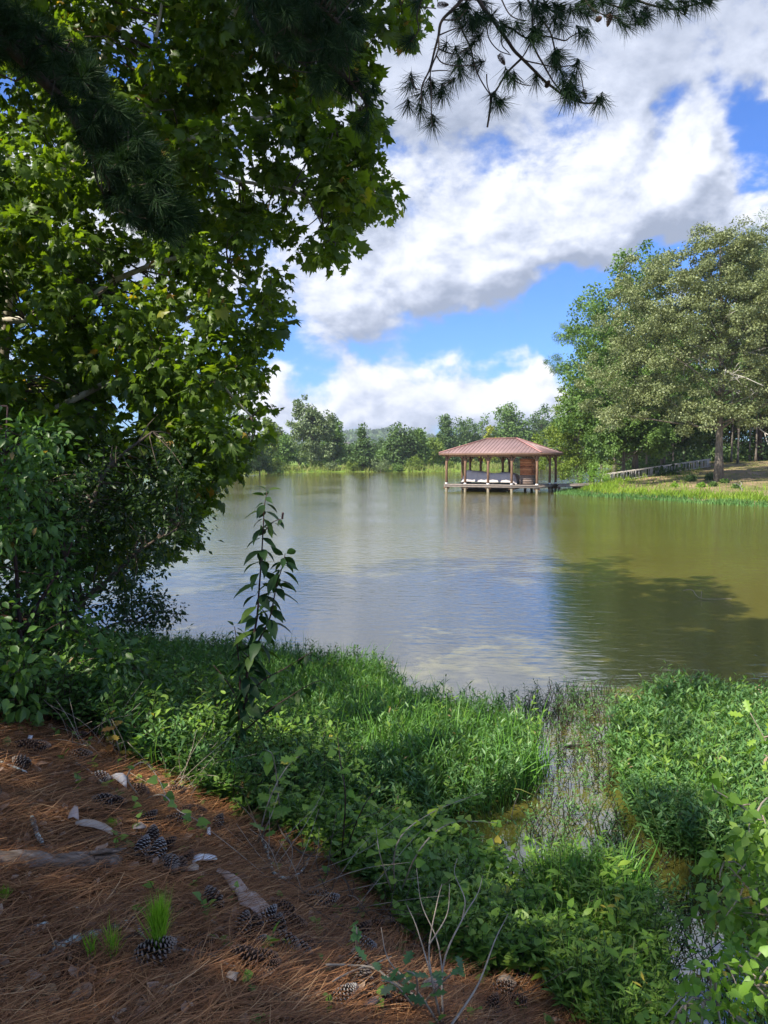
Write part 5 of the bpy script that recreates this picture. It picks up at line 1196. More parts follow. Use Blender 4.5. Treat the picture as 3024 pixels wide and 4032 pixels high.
STRAW = [(-600, 2760), (0, 2800), (250, 2880), (520, 3010), (760, 3130), (1000, 3270), (1250, 3400), (1480, 3560), (1640, 3740), (1850, 3860), (2150, 3900), (2450, 4010), (2500, 4500), (-900, 4500)]
def build_straw():
    n = 64000
    p = ground_pts(n, (-4.2, 1.6), (1.5, 7), STRAW, .8)
    bare = wob(p[:, 0] * 1.3, p[:, 1], 4.3, 1) + .5 * wob(p[:, 0], p[:, 1], 11, 3); p = p[(bare < .55) | (rng.random(len(p)) < .25)]
    n = len(p); p[:, 2] += rng.random(n) ** 1.5 * .040
    b = rng.normal(0, .22, n); t = np.linspace(0, 1, 4)
    w = .5 * np.array([1, 1, .85, .4])
    cx = b[:, None] * t ** 2; V = np.zeros((n, 8, 3))
    V[:, :4, 0] = cx / .015 * .015 - w * .016; V[:, 4:, 0] = cx + w * .016; V[:, :4, 1] = t; V[:, 4:, 1] = t
    a = rng.uniform(0, 2 * math.pi, n) ; a = np.where(rng.random(n) < .35, .5 + .5 * wob(p[:, 0], p[:, 1], 3) + rng.normal(0, .3, n), a)
    ax = np.stack([np.cos(a), np.sin(a), rng.normal(.03, .13, n)], 1)
    nr = unit(np.stack([rng.normal(0, .35, n), rng.normal(0, .35, n), np.ones(n)], 1))
    L_ = rng.uniform(.08, .20, n)
    o = scatter('pine_straw', (V, [(i, 4 + i, 5 + i, i + 1) for i in range(3)]), p, frames(ax, nr), L_, M_straw, var=np.clip(rng.beta(2, 3, n) + .12 * wob(p[:, 0], p[:, 1], 5), 0, 1))
    tag(o, 'reddish brown pine needles covering the bank', kind='stuff')
    n = 2000; p = ground_pts(n, (-4, 1.6), (1.5, 7), STRAW, .5, .02)
    T = ([(0, 0, 0), (-.24, .25, .10), (-.30, .55, .16), (-.12, .85, .05), (0, 1, .10), (.14, .82, .07), (.26, .5, .13), (.2, .2, .08), (0, .5, -.02)], [(8, 1, 0), (8, 2, 1), (8, 3, 2), (8, 4, 3), (8, 5, 4), (8, 6, 5), (8, 7, 6), (8, 0, 7)])
    o = scatter('leaf_litter', T, p, frames(rdir(len(p)) * [1, 1, .25], unit(rdir(len(p)) * .5 + [0, 0, 1])), rng.uniform(.018, .06, len(p)) * np.where(rng.random(len(p)) < .12, 1.7, 1), M_litter, var=rng.beta(1.6, 2.2, len(p)))
    tag(o, 'curled dead leaves and bark flakes scattered in the needles', kind='stuff')
    n = 260; p = ground_pts(n, (-4, 1.6), (1.6, 7), STRAW, .5, .02); a = rng.uniform(0, 6.28, n); mb = MB()
    for q, b_ in zip(p, a):
        L_ = rng.uniform(.05, .28); d = np.array([math.cos(b_), math.sin(b_), rng.normal(0, .08)]) * L_
        mb.tube(curve([q, q + d * .5 + rng.normal(0, .03, 3) * [1, 1, .3], q + d], 6), np.linspace(rng.uniform(.0015, .004), .001, 6), 4, var=rng.random())
    tag(mb.build('twig_litter', M_twig, smooth=True), 'small broken twigs scattered through the needles', kind='stuff')
    # gravel
    n = 700; p = ground_pts(n, (-2.6, .4), (1.6, 4), [(-400, 3600), (120, 3640), (420, 3800), (620, 3950), (900, 4100), (900, 4400), (-400, 4400)], 0, .006)
    p = np.vstack([p, ground_pts(110, (-3, -.4), (2, 4.5), [(-100, 3230), (120, 3240), (210, 3300), (160, 3390), (-100, 3400)], 0, .006)])
    t_ = (1 + 5 ** .5) / 2; iv = unit(np.array([(-1, t_, 0), (1, t_, 0), (-1, -t_, 0), (1, -t_, 0), (0, -1, t_), (0, 1, t_), (0, -1, -t_), (0, 1, -t_), (t_, 0, -1), (t_, 0, 1), (-t_, 0, -1), (-t_, 0, 1)]))
    ifs = [(0, 11, 5), (0, 5, 1), (0, 1, 7), (0, 7, 10), (0, 10, 11), (1, 5, 9), (5, 11, 4), (11, 10, 2), (10, 7, 6), (7, 1, 8), (3, 9, 4), (3, 4, 2), (3, 2, 6), (3, 6, 8), (3, 8, 9), (4, 9, 5), (2, 4, 11), (6, 2, 10), (8, 6, 7), (9, 8, 1)]
    V = iv[None] * (1 + rng.normal(0, .09, (len(p), 12, 1)))
    sz = rng.uniform(.005, .016, len(p))[:, None] * np.stack([rng.uniform(.8, 1.4, len(p)), rng.uniform(.7, 1.1, len(p)), rng.uniform(.5, .8, len(p))], 1)
    M_peb = leaf_mat('pebble', [(0, (.09, .055, .035)), (.5, (.22, .145, .085)), (.85, (.40, .30, .19)), (1, (.55, .46, .34))], 0, .8, .3)
    o = scatter('gravel', (V, ifs), p, frames(rdir(len(p)) * [1, 1, .2], unit(rdir(len(p)) * .3 + [0, 0, 1])), sz, M_peb)
    for q in o.data.polygons: q.use_smooth = True
    tag(o, 'small tan and brown pebbles among the needles', kind='stuff')
    M_st = plain('yellow_stone', [(.3, (.34, .22, .10)), (.6, (.50, .38, .22)), (.8, (.62, .54, .38))], 30, .8, None, .3, .003)
    for px, py, r, lab in [(200, 3918, .020, 'large pale yellow pebble, brightest at the lower left'), (70, 3924, .019, 'orange-tan pebble left of the brightest yellow one'), (300, 3932, .015, 'small yellow pebble right of the brightest one'), (668, 3915, .019, 'orange pebble right of the green seedling on the cone'), (54, 3778, .019, 'brown-orange pebble below the grey stick at the left edge'),
                           (70, 3330, .017, 'pale yellow pebble above the left end of the weathered log'), (101, 3318, .016, 'tan pebble just above the weathered log'), (445, 3875, .014, 'small grey-white pebble left of the seedling cone'), (370, 3990, .015, 'pale pebble near the bottom edge')]:
        g = GT(px, py); mb = MB(); V = []; nn = 10
        for i in range(nn + 1):
            for j in range(14):
                a = math.pi * i / nn; b = 2 * math.pi * j / 14; q = np.array([math.sin(a) * math.cos(b) * 1.15, math.sin(a) * math.sin(b) * .95, math.cos(a) * .72]); q = q * (1 + .08 * math.sin(3 * q[0] + px) + .07 * math.cos(4 * q[1] + py)); V.append(q * r)
        mb.add(V, [(i * 14 + j, (i + 1) * 14 + j, (i + 1) * 14 + (j + 1) % 14, i * 14 + (j + 1) % 14) for i in range(nn) for j in range(14)])
        o = mb.build('stone', M_st, None, True); o.location = tuple(g + [0, 0, r * .45 + .012]); o.rotation_euler = (0, 0, px); tag(o, lab, 'stone', 'larger pebbles on the bank')
build_straw()

def build_cones():
    from mathutils import Vector
    L = [(833, 3593, 0, .105, 120, 30, 'upright-leaning dark pine cone left of the tan bark strip'),
         (952, 3715, 0, .100, 80, 60, 'dark pine cone at the left end of the big cone pile'), (1001, 3701, 1, .095, 100, 35, 'brown pine cone second from left in the big pile'), (1047, 3672, 2, .105, 60, 40, 'pale-scaled pine cone in the middle of the big pile'),
         (1096, 3622, 1, .110, 160, 15, 'pine cone just above the foot of the tan bark strip'), (1093, 3716, 0, .10, 90, 55, 'upright dark pine cone at the centre of the big pile'), (1145, 3680, 1, .120, -20, 8, 'pine cone lying right of the bark strip foot'),
         (1128, 3766, 0, .11, -35, 12, 'dark pine cone below the centre of the big pile'), (1175, 3792, 0, .105, -30, 10, 'dark pine cone at the lower right of the big pile'), (1212, 3782, 1, .10, -60, 25, 'outermost pine cone at the right end of the big pile'),
         (962, 3826, 1, .11, 150, 15, 'brown pine cone at the left of the lower pair'), (1012, 3838, 1, .115, 10, 15, 'brown pine cone at the right of the lower pair'), (1060, 3884, 1, .075, 0, 80, 'small round pine cone below the lower pair'), (1019, 3772, 2, .055, 40, 70, 'tiny grey pine cone between the big pile and the lower pair'),
         (1242, 3577, 0, .11, 170, 15, 'left one of the two pine cones under the bramble tangle'), (1285, 3590, 2, .105, 20, 20, 'right one of the two pine cones under the bramble tangle'),
         (1427, 3715, 1, .11, 60, 20, 'brown pine cone under the drooping green leaf at the right'), (1470, 3694, 1, .09, 20, 30, 'pine cone behind the one under the drooping leaf'), (1430, 3764, 2, .10, -20, 10, 'pale pine cone in front of the one under the drooping leaf'),
         (1405, 3850, 0, .12, 100, 20, 'long pine cone standing above the bottom twigs, right of centre'), (1430, 3926, 0, .12, 80, 10, 'pine cone crossed by a thin pale twig'), (1356, 3992, 2, .09, 0, 85, 'closed grey pine cone at the bottom edge'), (1476, 3984, 1, .10, -10, 15, 'pine cone beside the curled brown leaf at the bottom edge'),
         (1573, 3996, 1, .11, 30, 10, 'pine cone at the bottom edge under the bare shrub'), (1538, 3929, 0, .09, 90, 40, 'dark pine cone behind the stems of the bare shrub'), (1985, 3940, 0, .10, 20, 20, 'pine cone in the dry leaves at the bottom right'), (2059, 3885, 0, .105, 90, 30, 'dark pine cone at the edge of the weeds, bottom right'), (2022, 3990, 1, .10, 170, 10, 'pine cone in front of the dry leaves, bottom right'),
         (1940, 4008, 1, .09, 60, 30, 'pine cone cut by the bottom edge below the dry leaves'),
         (597, 3337, 0, .10, 100, 50, 'dark pine cone at the top of the group above the curved stick'), (560, 3379, 2, .11, 90, 30, 'grey pine cone at the left of the group above the curved stick'), (622, 3392, 2, .12, 95, 30, 'largest pale pine cone, above the curved stick'), (655, 3372, 1, .10, 60, 25, 'brown pine cone right of the largest pale one'),
         (674, 3452, 0, .11, -60, 20, 'dark pine cone below the curved stick'), (707, 3455, 1, .11, -60, 20, 'brown pine cone between the dark cone and the white bark'), (735, 3428, 1, .10, 80, 25, 'pine cone lying on the left end of the white bark'),
         (400, 3190, 0, .11, 170, 8, 'dark pine cone left of the small pale twig on the slope'), (445, 3196, 1, .12, -5, 8, 'pine cone right behind the dark one on the slope'), (693, 3265, 2, .11, 20, 25, 'pale pine cone near the edge of the vines'), (720, 3235, 1, .10, 60, 30, 'pine cone behind the pale one near the vines'), (770, 3228, 1, .11, -10, 10, 'pine cone touching the vines'), (583, 3265, 0, .09, 50, 50, 'round dark pine cone left of the pale one near the vines'),
         (314, 3005, 0, .12, 10, 10, 'dark pine cone below the overhanging twigs at the upper slope'), (90, 2968, 1, .13, 175, 6, 'left pine cone of the shaded pair at the left edge'), (148, 2972, 0, .12, 5, 8, 'right pine cone of the shaded pair at the left edge'), (75, 3037, 0, .11, 150, 15, 'dark pine cone with a pale curl beside it at the left edge'),
         (400, 3095, 2, .11, -30, 10, 'pine cone half hidden left of the grey bark curl'), (553, 3148, 1, .12, -40, 10, 'pine cone right of the grey bark curl'), (690, 3150, 0, .11, 20, 15, 'pine cone in the shade under the green vines'), (303, 2932, 1, .10, 30, 30, 'pine cone beside pale bark chips at the upper slope'), (611, 3822, 0, .12, 0, 60, 'pine cone with the bright green seedling growing out of it'), (857, 3276, 0, .10, 80, 40, 'dark pine cone at the shaded foot of the vines')]
    for px, py, k, s, az, el, lab in L:
        g = GT(px, py); o = bpy.data.objects.new('pine_cone', CONE[k]); COL.objects.link(o)
        a, e = rad(az), rad(el * .45); s = s * (1.24 if py > 3500 else 1.08); d = Vector((math.cos(a) * math.cos(e), math.sin(a) * math.cos(e), math.sin(e)))
        o.rotation_euler = d.to_track_quat('Z', 'Y').to_euler(); o.scale = (s, s, s)
        o.location = tuple(g + [0, .02, .042 + .45 * s * abs(math.sin(e)) * .8])
        tag(o, lab, 'pine cone', 'pine cones on the needle-covered bank')
build_cones()

def thing_mb(mb, name, mat, lab, cat, group=None, smooth=True):
    v = np.concatenate(mb.v); c = v.mean(0); c[2] = v[:, 2].min()
    return tag(mb.build(name, mat, None, smooth, c), lab, cat, group)
def gpath(pts, lift=.015, n=None, zs=None):
    q = [GT(*p) for p in pts]; q = [a + [0, 0, lift + (zs[i] if zs else 0)] for i, a in enumerate(q)]
    return curve(q, n or len(q) * 6)
def stick(pts, r0, r1, mat, lab, lift=.015, zs=None, n=None, side=(), name='stick', rough=.12):
    mb = MB(); c = gpath(pts, lift, n, zs); k = len(c); c = c + rng.normal(0, r0 * rough, c.shape)
    mb.tube(c, np.linspace(r0, r1, k) * (1 + rng.normal(0, rough, k)), 8)
    for s_, ra, rb in side: d = gpath(s_, lift); mb.tube(d, np.linspace(ra, rb, len(d)), 6)
    return thing_mb(mb, name, mat, lab, 'stick', 'sticks and twigs lying on the bank')
def sheet(outline, curl, mat, lab, name, cat, tilt=0.0, lift=.055, th=.003, arch=.012):
    """a flake of bark: outline in photo points on the ground, curled across its length"""
    q = np.array([GT(*p) for p in outline]); n = len(q) // 2; A = q[:n]; B = q[n:][::-1]
    mb = MB(); V = []; m = 7
    for i in range(n):
        w = np.linalg.norm(A[i] - B[i])
        for j in range(m):
            t = j / (m - 1); p = A[i] * (1 - t) + B[i] * t; p = p + [0, 0, lift + curl * w * (1 - (2 * t - 1) ** 2) + arch * math.sin(math.pi * i / (n - 1))]; V.append(p)
    V = np.array(V); K = len(V); V2 = np.vstack([V, V - [0, 0, th]]); f = []
    for i in range(n - 1):
        for j in range(m - 1): a = i * m + j; f += [(a, a + m, a + m + 1, a + 1), (K + a, K + a + 1, K + a + m + 1, K + a + m)]
    rim = [j for j in range(m)] + [i * m + m - 1 for i in range(1, n)] + [(n - 1) * m + j for j in range(m - 2, -1, -1)] + [i * m for i in range(n - 2, 0, -1)]
    for a, b in zip(rim, rim[1:] + rim[:1]): f.append((a, b, K + b, K + a))
    mb.add(V2, f); return thing_mb(mb, name, mat, lab, cat, 'flakes of bark on the bank', False)
def build_debris():
    M_bt = plain('tan_bark', [(.3, (.36, .25, .19)), (.55, (.50, .37, .30)), (.75, (.60, .47, .40))], 9, .8, None, .4, .004)
    M_bw = plain('white_bark', [(.3, (.70, .70, .70)), (.6, (.86, .87, .88))], 8, .6, None, .3, .004)
    M_bp = plain('pale_bark', [(.3, (.30, .22, .16)), (.6, (.52, .42, .33))], 9, .8, None, .3, .004)
    M_bgy = plain('grey_bark_curl', [(.3, (.22, .21, .22)), (.6, (.38, .37, .38))], 9, .8, None, .3, .004)
    sheet([(852, 3472), (880, 3495), (905, 3540), (935, 3580), (944, 3618), (985, 3630), (1010, 3652), (1050, 3670), (1082, 3672),
           (1098, 3655), (1060, 3610), (1020, 3572), (1005, 3562), (985, 3560), (962, 3530), (945, 3505), (905, 3478), (862, 3458)], 0.040, M_bt, 'long jagged strip of tan bark pointing at the big pile of pine cones', 'bark_strip', 'bark')
    sheet([(758, 3440), (790, 3436), (825, 3436), (856, 3424), (853, 3412), (825, 3411), (790, 3410), (758, 3412)], 0.115, M_bw, 'white piece of bark touching the pine cones below the slope middle', 'bark_strip', 'bark')
    sheet([(298, 3290), (330, 3302), (370, 3310), (410, 3320), (445, 3332), (442, 3308), (420, 3296), (375, 3282), (335, 3276), (300, 3278)], 0.198, M_bp, 'pale rolled strip of bark on the upper left slope', 'bark_strip', 'bark')
    sheet([(438, 3100), (455, 3110), (478, 3128), (500, 3140), (500, 3095), (485, 3088), (460, 3088), (440, 3090)], 0.165, M_bgy, 'grey-white curled bark half buried in the shade of the vines', 'bark_strip', 'bark')
    sheet([(268, 3265), (290, 3268), (312, 3272), (308, 3225), (298, 3228), (285, 3240)], 0.264, M_bt, 'upright brown bark flake above the pale rolled strip', 'bark_strip', 'bark')
    sheet([(524, 3305), (560, 3312), (580, 3300), (575, 3290), (555, 3285), (530, 3290)], 0.099, M_bp, 'tan bark chip right of the pale rolled strip', 'bark_strip', 'bark')
    sheet([(815, 3320), (830, 3326), (838, 3300), (828, 3292), (818, 3296)], 0.099, M_bw, 'small white bark flake near the dark cone under the vines', 'bark_strip', 'bark')
    sheet([(735, 3472), (760, 3480), (783, 3470), (785, 3452), (765, 3448), (745, 3458)], 0.132, M_bp, 'cream bark chip just below the white piece of bark', 'bark_strip', 'bark')
    sheet([(110, 2945), (125, 2955), (136, 2950), (132, 2930), (115, 2928)], 0.099, M_bw, 'white bark chip at the upper left slope', 'bark_strip', 'bark')
    sheet([(890, 3902), (930, 3918), (955, 3905), (940, 3885), (905, 3878)], 0.099, M_bp, 'silvery bark chip near the bottom edge', 'bark_strip', 'bark')
    sheet([(1430, 4010), (1470, 4018), (1530, 3990), (1525, 3975), (1480, 3985), (1440, 3998)], 0.165, M_bt, 'curled brown leaf-like flake at the bottom edge', 'bark_strip', 'bark')
    sheet([(1955, 3905), (1990, 3912), (2030, 3905), (2020, 3885), (1985, 3880), (1960, 3888)], 0.115, M_bp, 'pale dry flake beside the pine cones at the bottom right', 'bark_strip', 'bark')
    sheet([(1660, 3930), (1700, 3942), (1745, 3935), (1735, 3908), (1700, 3900), (1668, 3908)], 0.099, M_bp, 'broad pale dry flake under the bare shrub', 'bark_strip', 'bark')
    # weathered log
    mb = MB(); c = gpath([(-160, 3395), (0, 3412), (160, 3420), (300, 3424), (420, 3418), (472, 3412)], .03, 40); k = len(c)
    t = np.linspace(0, 1, k); r = .042 * (1 - .45 * t ** 3) * (1 + .12 * np.sin(t * 23) + .06 * np.sin(t * 51)); mb.tube(c, r, 14)
    for j in range(7): o = rng.normal(0, .012, 3); mb.tube(c[22 + j:] + [0, 0, .034] + o, np.linspace(.010, .004, k - 22 - j), 5)
    thing_mb(mb, 'weathered_log', M_log, 'weathered grey-brown log lying across the left edge', 'log')
    stick([(205, 3755), (260, 3735), (330, 3708), (400, 3690), (450, 3675), (500, 3655), (530, 3640)], .017, .012, M_lichen, 'thick stick with pale grey lichen left of the green seedling', .02, side=[([(528, 3645), (560, 3700), (585, 3740)], .010, .006), ([(528, 3640), (500, 3610), (460, 3580)], .007, .004)])
    stick([(-60, 3810), (0, 3772), (60, 3725), (110, 3695), (180, 3668)], .013, .009, M_twig, 'grey-brown stick running off the left edge', .02)
    stick([(95, 3700), (140, 3682), (190, 3662)], .012, .007, M_lichen, 'short lichen-spotted end beside the stick at the left edge', .03)
    stick([(125, 3255), (140, 3300), (150, 3335), (172, 3358), (200, 3380), (240, 3400), (330, 3398), (420, 3390), (520, 3392), (600, 3402), (650, 3425), (700, 3460)], .010, .005, M_twig, 'long thin curved stick running from the upper left to the pine cones', .035)
    stick([(128, 3252), (138, 3290), (150, 3330), (168, 3355)], .011, .010, M_lichen, 'pale lichened upright end of the long curved stick', .045)
    stick([(430, 3298), (500, 3310), (560, 3318), (620, 3320), (660, 3340), (700, 3365)], .007, .004, M_twig, 'thin brown twig above the pine cone group', .03)
    stick([(220, 3562), (270, 3580), (310, 3600)], .007, .006, M_lichen, 'short broken twig with lichen in the middle of the needles', .02)
    stick([(690, 3752), (780, 3770), (850, 3790), (905, 3822), (930, 3830)], .005, .006, M_lichen, 'thin pale twig leading to the lower pair of pine cones', .02)
    stick([(830, 3640), (870, 3665), (915, 3678)], .006, .004, M_lichen, 'tiny lichen twig left of the big cone pile', .02)
    stick([(640, 3960), (740, 3935), (820, 3890), (800, 3850)], .005, .003, M_twig, 'thin curved twig near the bottom edge', .02)
    stick([(1040, 3900), (1090, 3940), (1125, 3990)], .007, .006, M_twig, 'short dark twig below the small round cone', .02)
    stick([(1285, 3892), (1380, 3890), (1470, 3900), (1530, 3940), (1600, 3990), (1680, 4040)], .005, .004, M_palestem, 'long thin pale twig crossing the pine cones at the bottom', .10)
    stick([(1310, 3960), (1400, 3910), (1480, 3880), (1540, 3850)], .004, .003, M_palestem, 'fine twig crossing under the long pale one', .10)
    stick([(300, 3030), (350, 3060), (420, 3120), (470, 3140)], .007, .005, M_lichen, 'grey twig on the upper slope behind the bark curl', .04)
    stick([(-20, 3020), (40, 3040), (110, 3070)], .006, .005, M_lichen, 'pale twig near the left edge of the upper slope', .04)
    stick([(1030, 3330), (1060, 3420), (1080, 3480), (1130, 3500), (1190, 3470), (1225, 3400)], .009, .006, M_lichen, 'bent lichen-spotted branch in front of the sun-coloured vines', .06)
    stick([(1065, 3230), (1090, 3300), (1130, 3370), (1200, 3430), (1300, 3440)], .007, .004, M_twig, 'thin dark branch arching into the sun-coloured vines', .10)
    stick([(2230, 2942), (2290, 2940), (2330, 2932), (2375, 2928)], .022, .015, M_twig, 'dark waterlogged stick floating in the weedy channel', .005, n=10)
    # twig far out in the pond
    a = G(2690, 2340); b = G(2760, 2360); c = G(2880, 2370)
    mb = MB(); mb.tube(curve([a + [0, 0, .08], (a + b) / 2 + [0, 0, .14], b + [0, 0, .02], c + [0, 0, .06]], 12), .006, 5); mb.tube(curve([b + [0, 0, .02], b + [.05, .1, .14]], 5), .005, 5)
    thing_mb(mb, 'floating_twig', M_palestem, 'pale twig sticking out of the open water on the right', 'twig')
    # seedlings
    def seedling(px, py, h, n, lab, spread, lift):
        g = GT(px, py) + [0, 0, lift]; r = empty('pine_seedling', g, lab, 'seedling', 'green seedlings in the needles')
        C = np.array([[rng.normal(0, .008), rng.normal(0, .008), h * .45 * t] for t in rng.random(n)]); d = unit(np.stack([rng.normal(0, spread, n), rng.normal(0, spread, n), np.ones(n)], 1))
        ln = h * rng.uniform(.45, .75, n); scatter('needles', T_ndl, C, frames(d, rdir(n)), np.stack([np.full(n, .0022), ln, ln], 1), M_seedl, r)
        mb = MB(); mb.tube([(0, 0, -.03), (0, 0, h * .5)], .003, 5); mb.build('stem', M_stem, r)
    seedling(626, 3800, .215, 520, 'bright green pine seedling sprouting from a pine cone', .22, .05)
    seedling(440, 3790, .15, 60, 'small yellow-green grass-like tuft left of the bright seedling', .28, .01)
    seedling(358, 3790, .12, 40, 'smallest faint green tuft under the lichened stick', .25, .01)
    seedling(14, 3560, .07, 90, 'low green tuft cut by the left edge', .5, .01)
    seedling(440, 3262, .05, 150, 'low feathery blue-green sprig above the rolled bark', .9, .01)
build_debris()

# ------------------------------------------------------------------ low plants
def herb(name, lab, p, h, nl, ls, T, mat, smat, lean=.16, up=.35, t0=.25, sr=.0022, droop=0.0, paired=True):
    n = len(p); h = h * rng.uniform(.6, 1.25, n); d = unit(np.stack([rng.normal(0, lean, n), rng.normal(0, lean, n), np.ones(n)], 1))
    q = np.repeat(np.arange(n), nl); t = np.tile(np.linspace(t0, 1, nl), n) + rng.normal(0, .03, n * nl)
    az = np.repeat(rng.uniform(0, 6.28, n), nl) + np.tile(np.arange(nl) * (math.pi if paired else 2.4) + (np.arange(nl) // 2) * (1.57 if paired else 0), n) + rng.normal(0, .3, n * nl)
    bow = d[q] * (h[q] * t)[:, None] + np.stack([np.cos(az[::nl])[q], np.sin(az[::nl])[q], np.zeros(n * nl)], 1) * (h[q] * .18 * t ** 2)[:, None]
    pos = p[q] + bow
    ax = np.stack([np.cos(az), np.sin(az), up + .5 * t ** 3 + rng.normal(0, .2, n * nl) - droop], 1)
    nr = unit(np.stack([rng.normal(0, .3, n * nl), rng.normal(0, .3, n * nl), np.ones(n * nl)], 1))
    var = np.clip(.45 + rng.normal(0, .15, n)[q] + rng.normal(0, .12, n * nl) + .12 * (t - .5), 0, 1)
    o = scatter(name, T, pos, frames(ax, nr), ls * rng.uniform(.6, 1.25, n * nl) * (1.05 - .35 * np.abs(t - .5)), mat, None, var)
    tag(o, lab, kind='stuff')
    # stems: 3 segment bowed ribbons, two crossed
    tt = np.linspace(0, 1, 4); hd = np.stack([np.cos(az[::nl]), np.sin(az[::nl]), np.zeros(n)], 1)
    c = p[:, None] + d[:, None] * (h[:, None] * tt)[..., None] + hd[:, None] * (h[:, None] * .18 * tt ** 2)[..., None]
    sd = np.stack([-hd[:, 1], hd[:, 0], hd[:, 2]], 1) * sr; V = np.concatenate([c - sd[:, None], c + sd[:, None], c - hd[:, None] * sr, c + hd[:, None] * sr], 1)
    f = [(i, 4 + i, 5 + i, i + 1) for i in range(3)] + [(8 + i, 12 + i, 13 + i, 9 + i) for i in range(3)]
    scatter('stems', (V, f), np.zeros((n, 3)), np.repeat(np.eye(3)[None], n, 0), np.ones(n), smat, o)
    return o
def grass(name, lab, p, h, w, mat, bend=(.1, .7), tilt=.22, seg=4):
    n = len(p); h = h * rng.uniform(.55, 1.25, n); V, fs = blades(n, *bend, seg)
    o = scatter(name, (V, fs), p, up_frames(n, tilt), np.stack([w * rng.uniform(.6, 1.3, n), h, h], 1), mat, None, np.clip(rng.normal(.45, .2, n), 0, 1))
    return tag(o, lab, kind='stuff')
BED1 = [(200, 2720), (420, 2640), (600, 2600), (900, 2600), (1150, 2640), (1480, 2680), (1620, 2790), (1700, 2830), (1960, 2880), (2090, 2945), (2120, 3030), (2080, 3130), (1960, 3200), (1850, 3240), (1700, 3270), (1450, 3250), (1150, 3250), (850, 3180), (500, 3010)]
BED2 = [(2520, 2840), (2640, 2790), (2800, 2800), (3250, 2840), (3600, 3700), (3150, 3650), (2900, 3480), (2720, 3420), (2600, 3380), (2490, 3240), (2450, 3090), (2410, 2960)]
GAP = [(1980, 2760), (2330, 2720), (2480, 2780), (2420, 3180), (2560, 3380), (2850, 3500), (3100, 3700), (3100, 4300), (2450, 4300), (2250, 3750), (1950, 3480), (1850, 3320), (2170, 3120), (2200, 2930)]
MIDC = [(2060, 3640), (2180, 3500), (2400, 3520), (2560, 3640), (2600, 3800), (2620, 4200), (2400, 4200), (2150, 3920)]
BANKV = [(430, 3000), (900, 3180), (1300, 3260), (1700, 3330), (1850, 3480), (2080, 3680), (2350, 3900), (2450, 4000), (2150, 3890), (1850, 3850), (1650, 3730), (1500, 3560), (1280, 3400), (1020, 3260), (760, 3120)]
def top(p, amp=.30, s=1.3): return 1 + amp * wob(p[:, 0] + 3, p[:, 1], s)
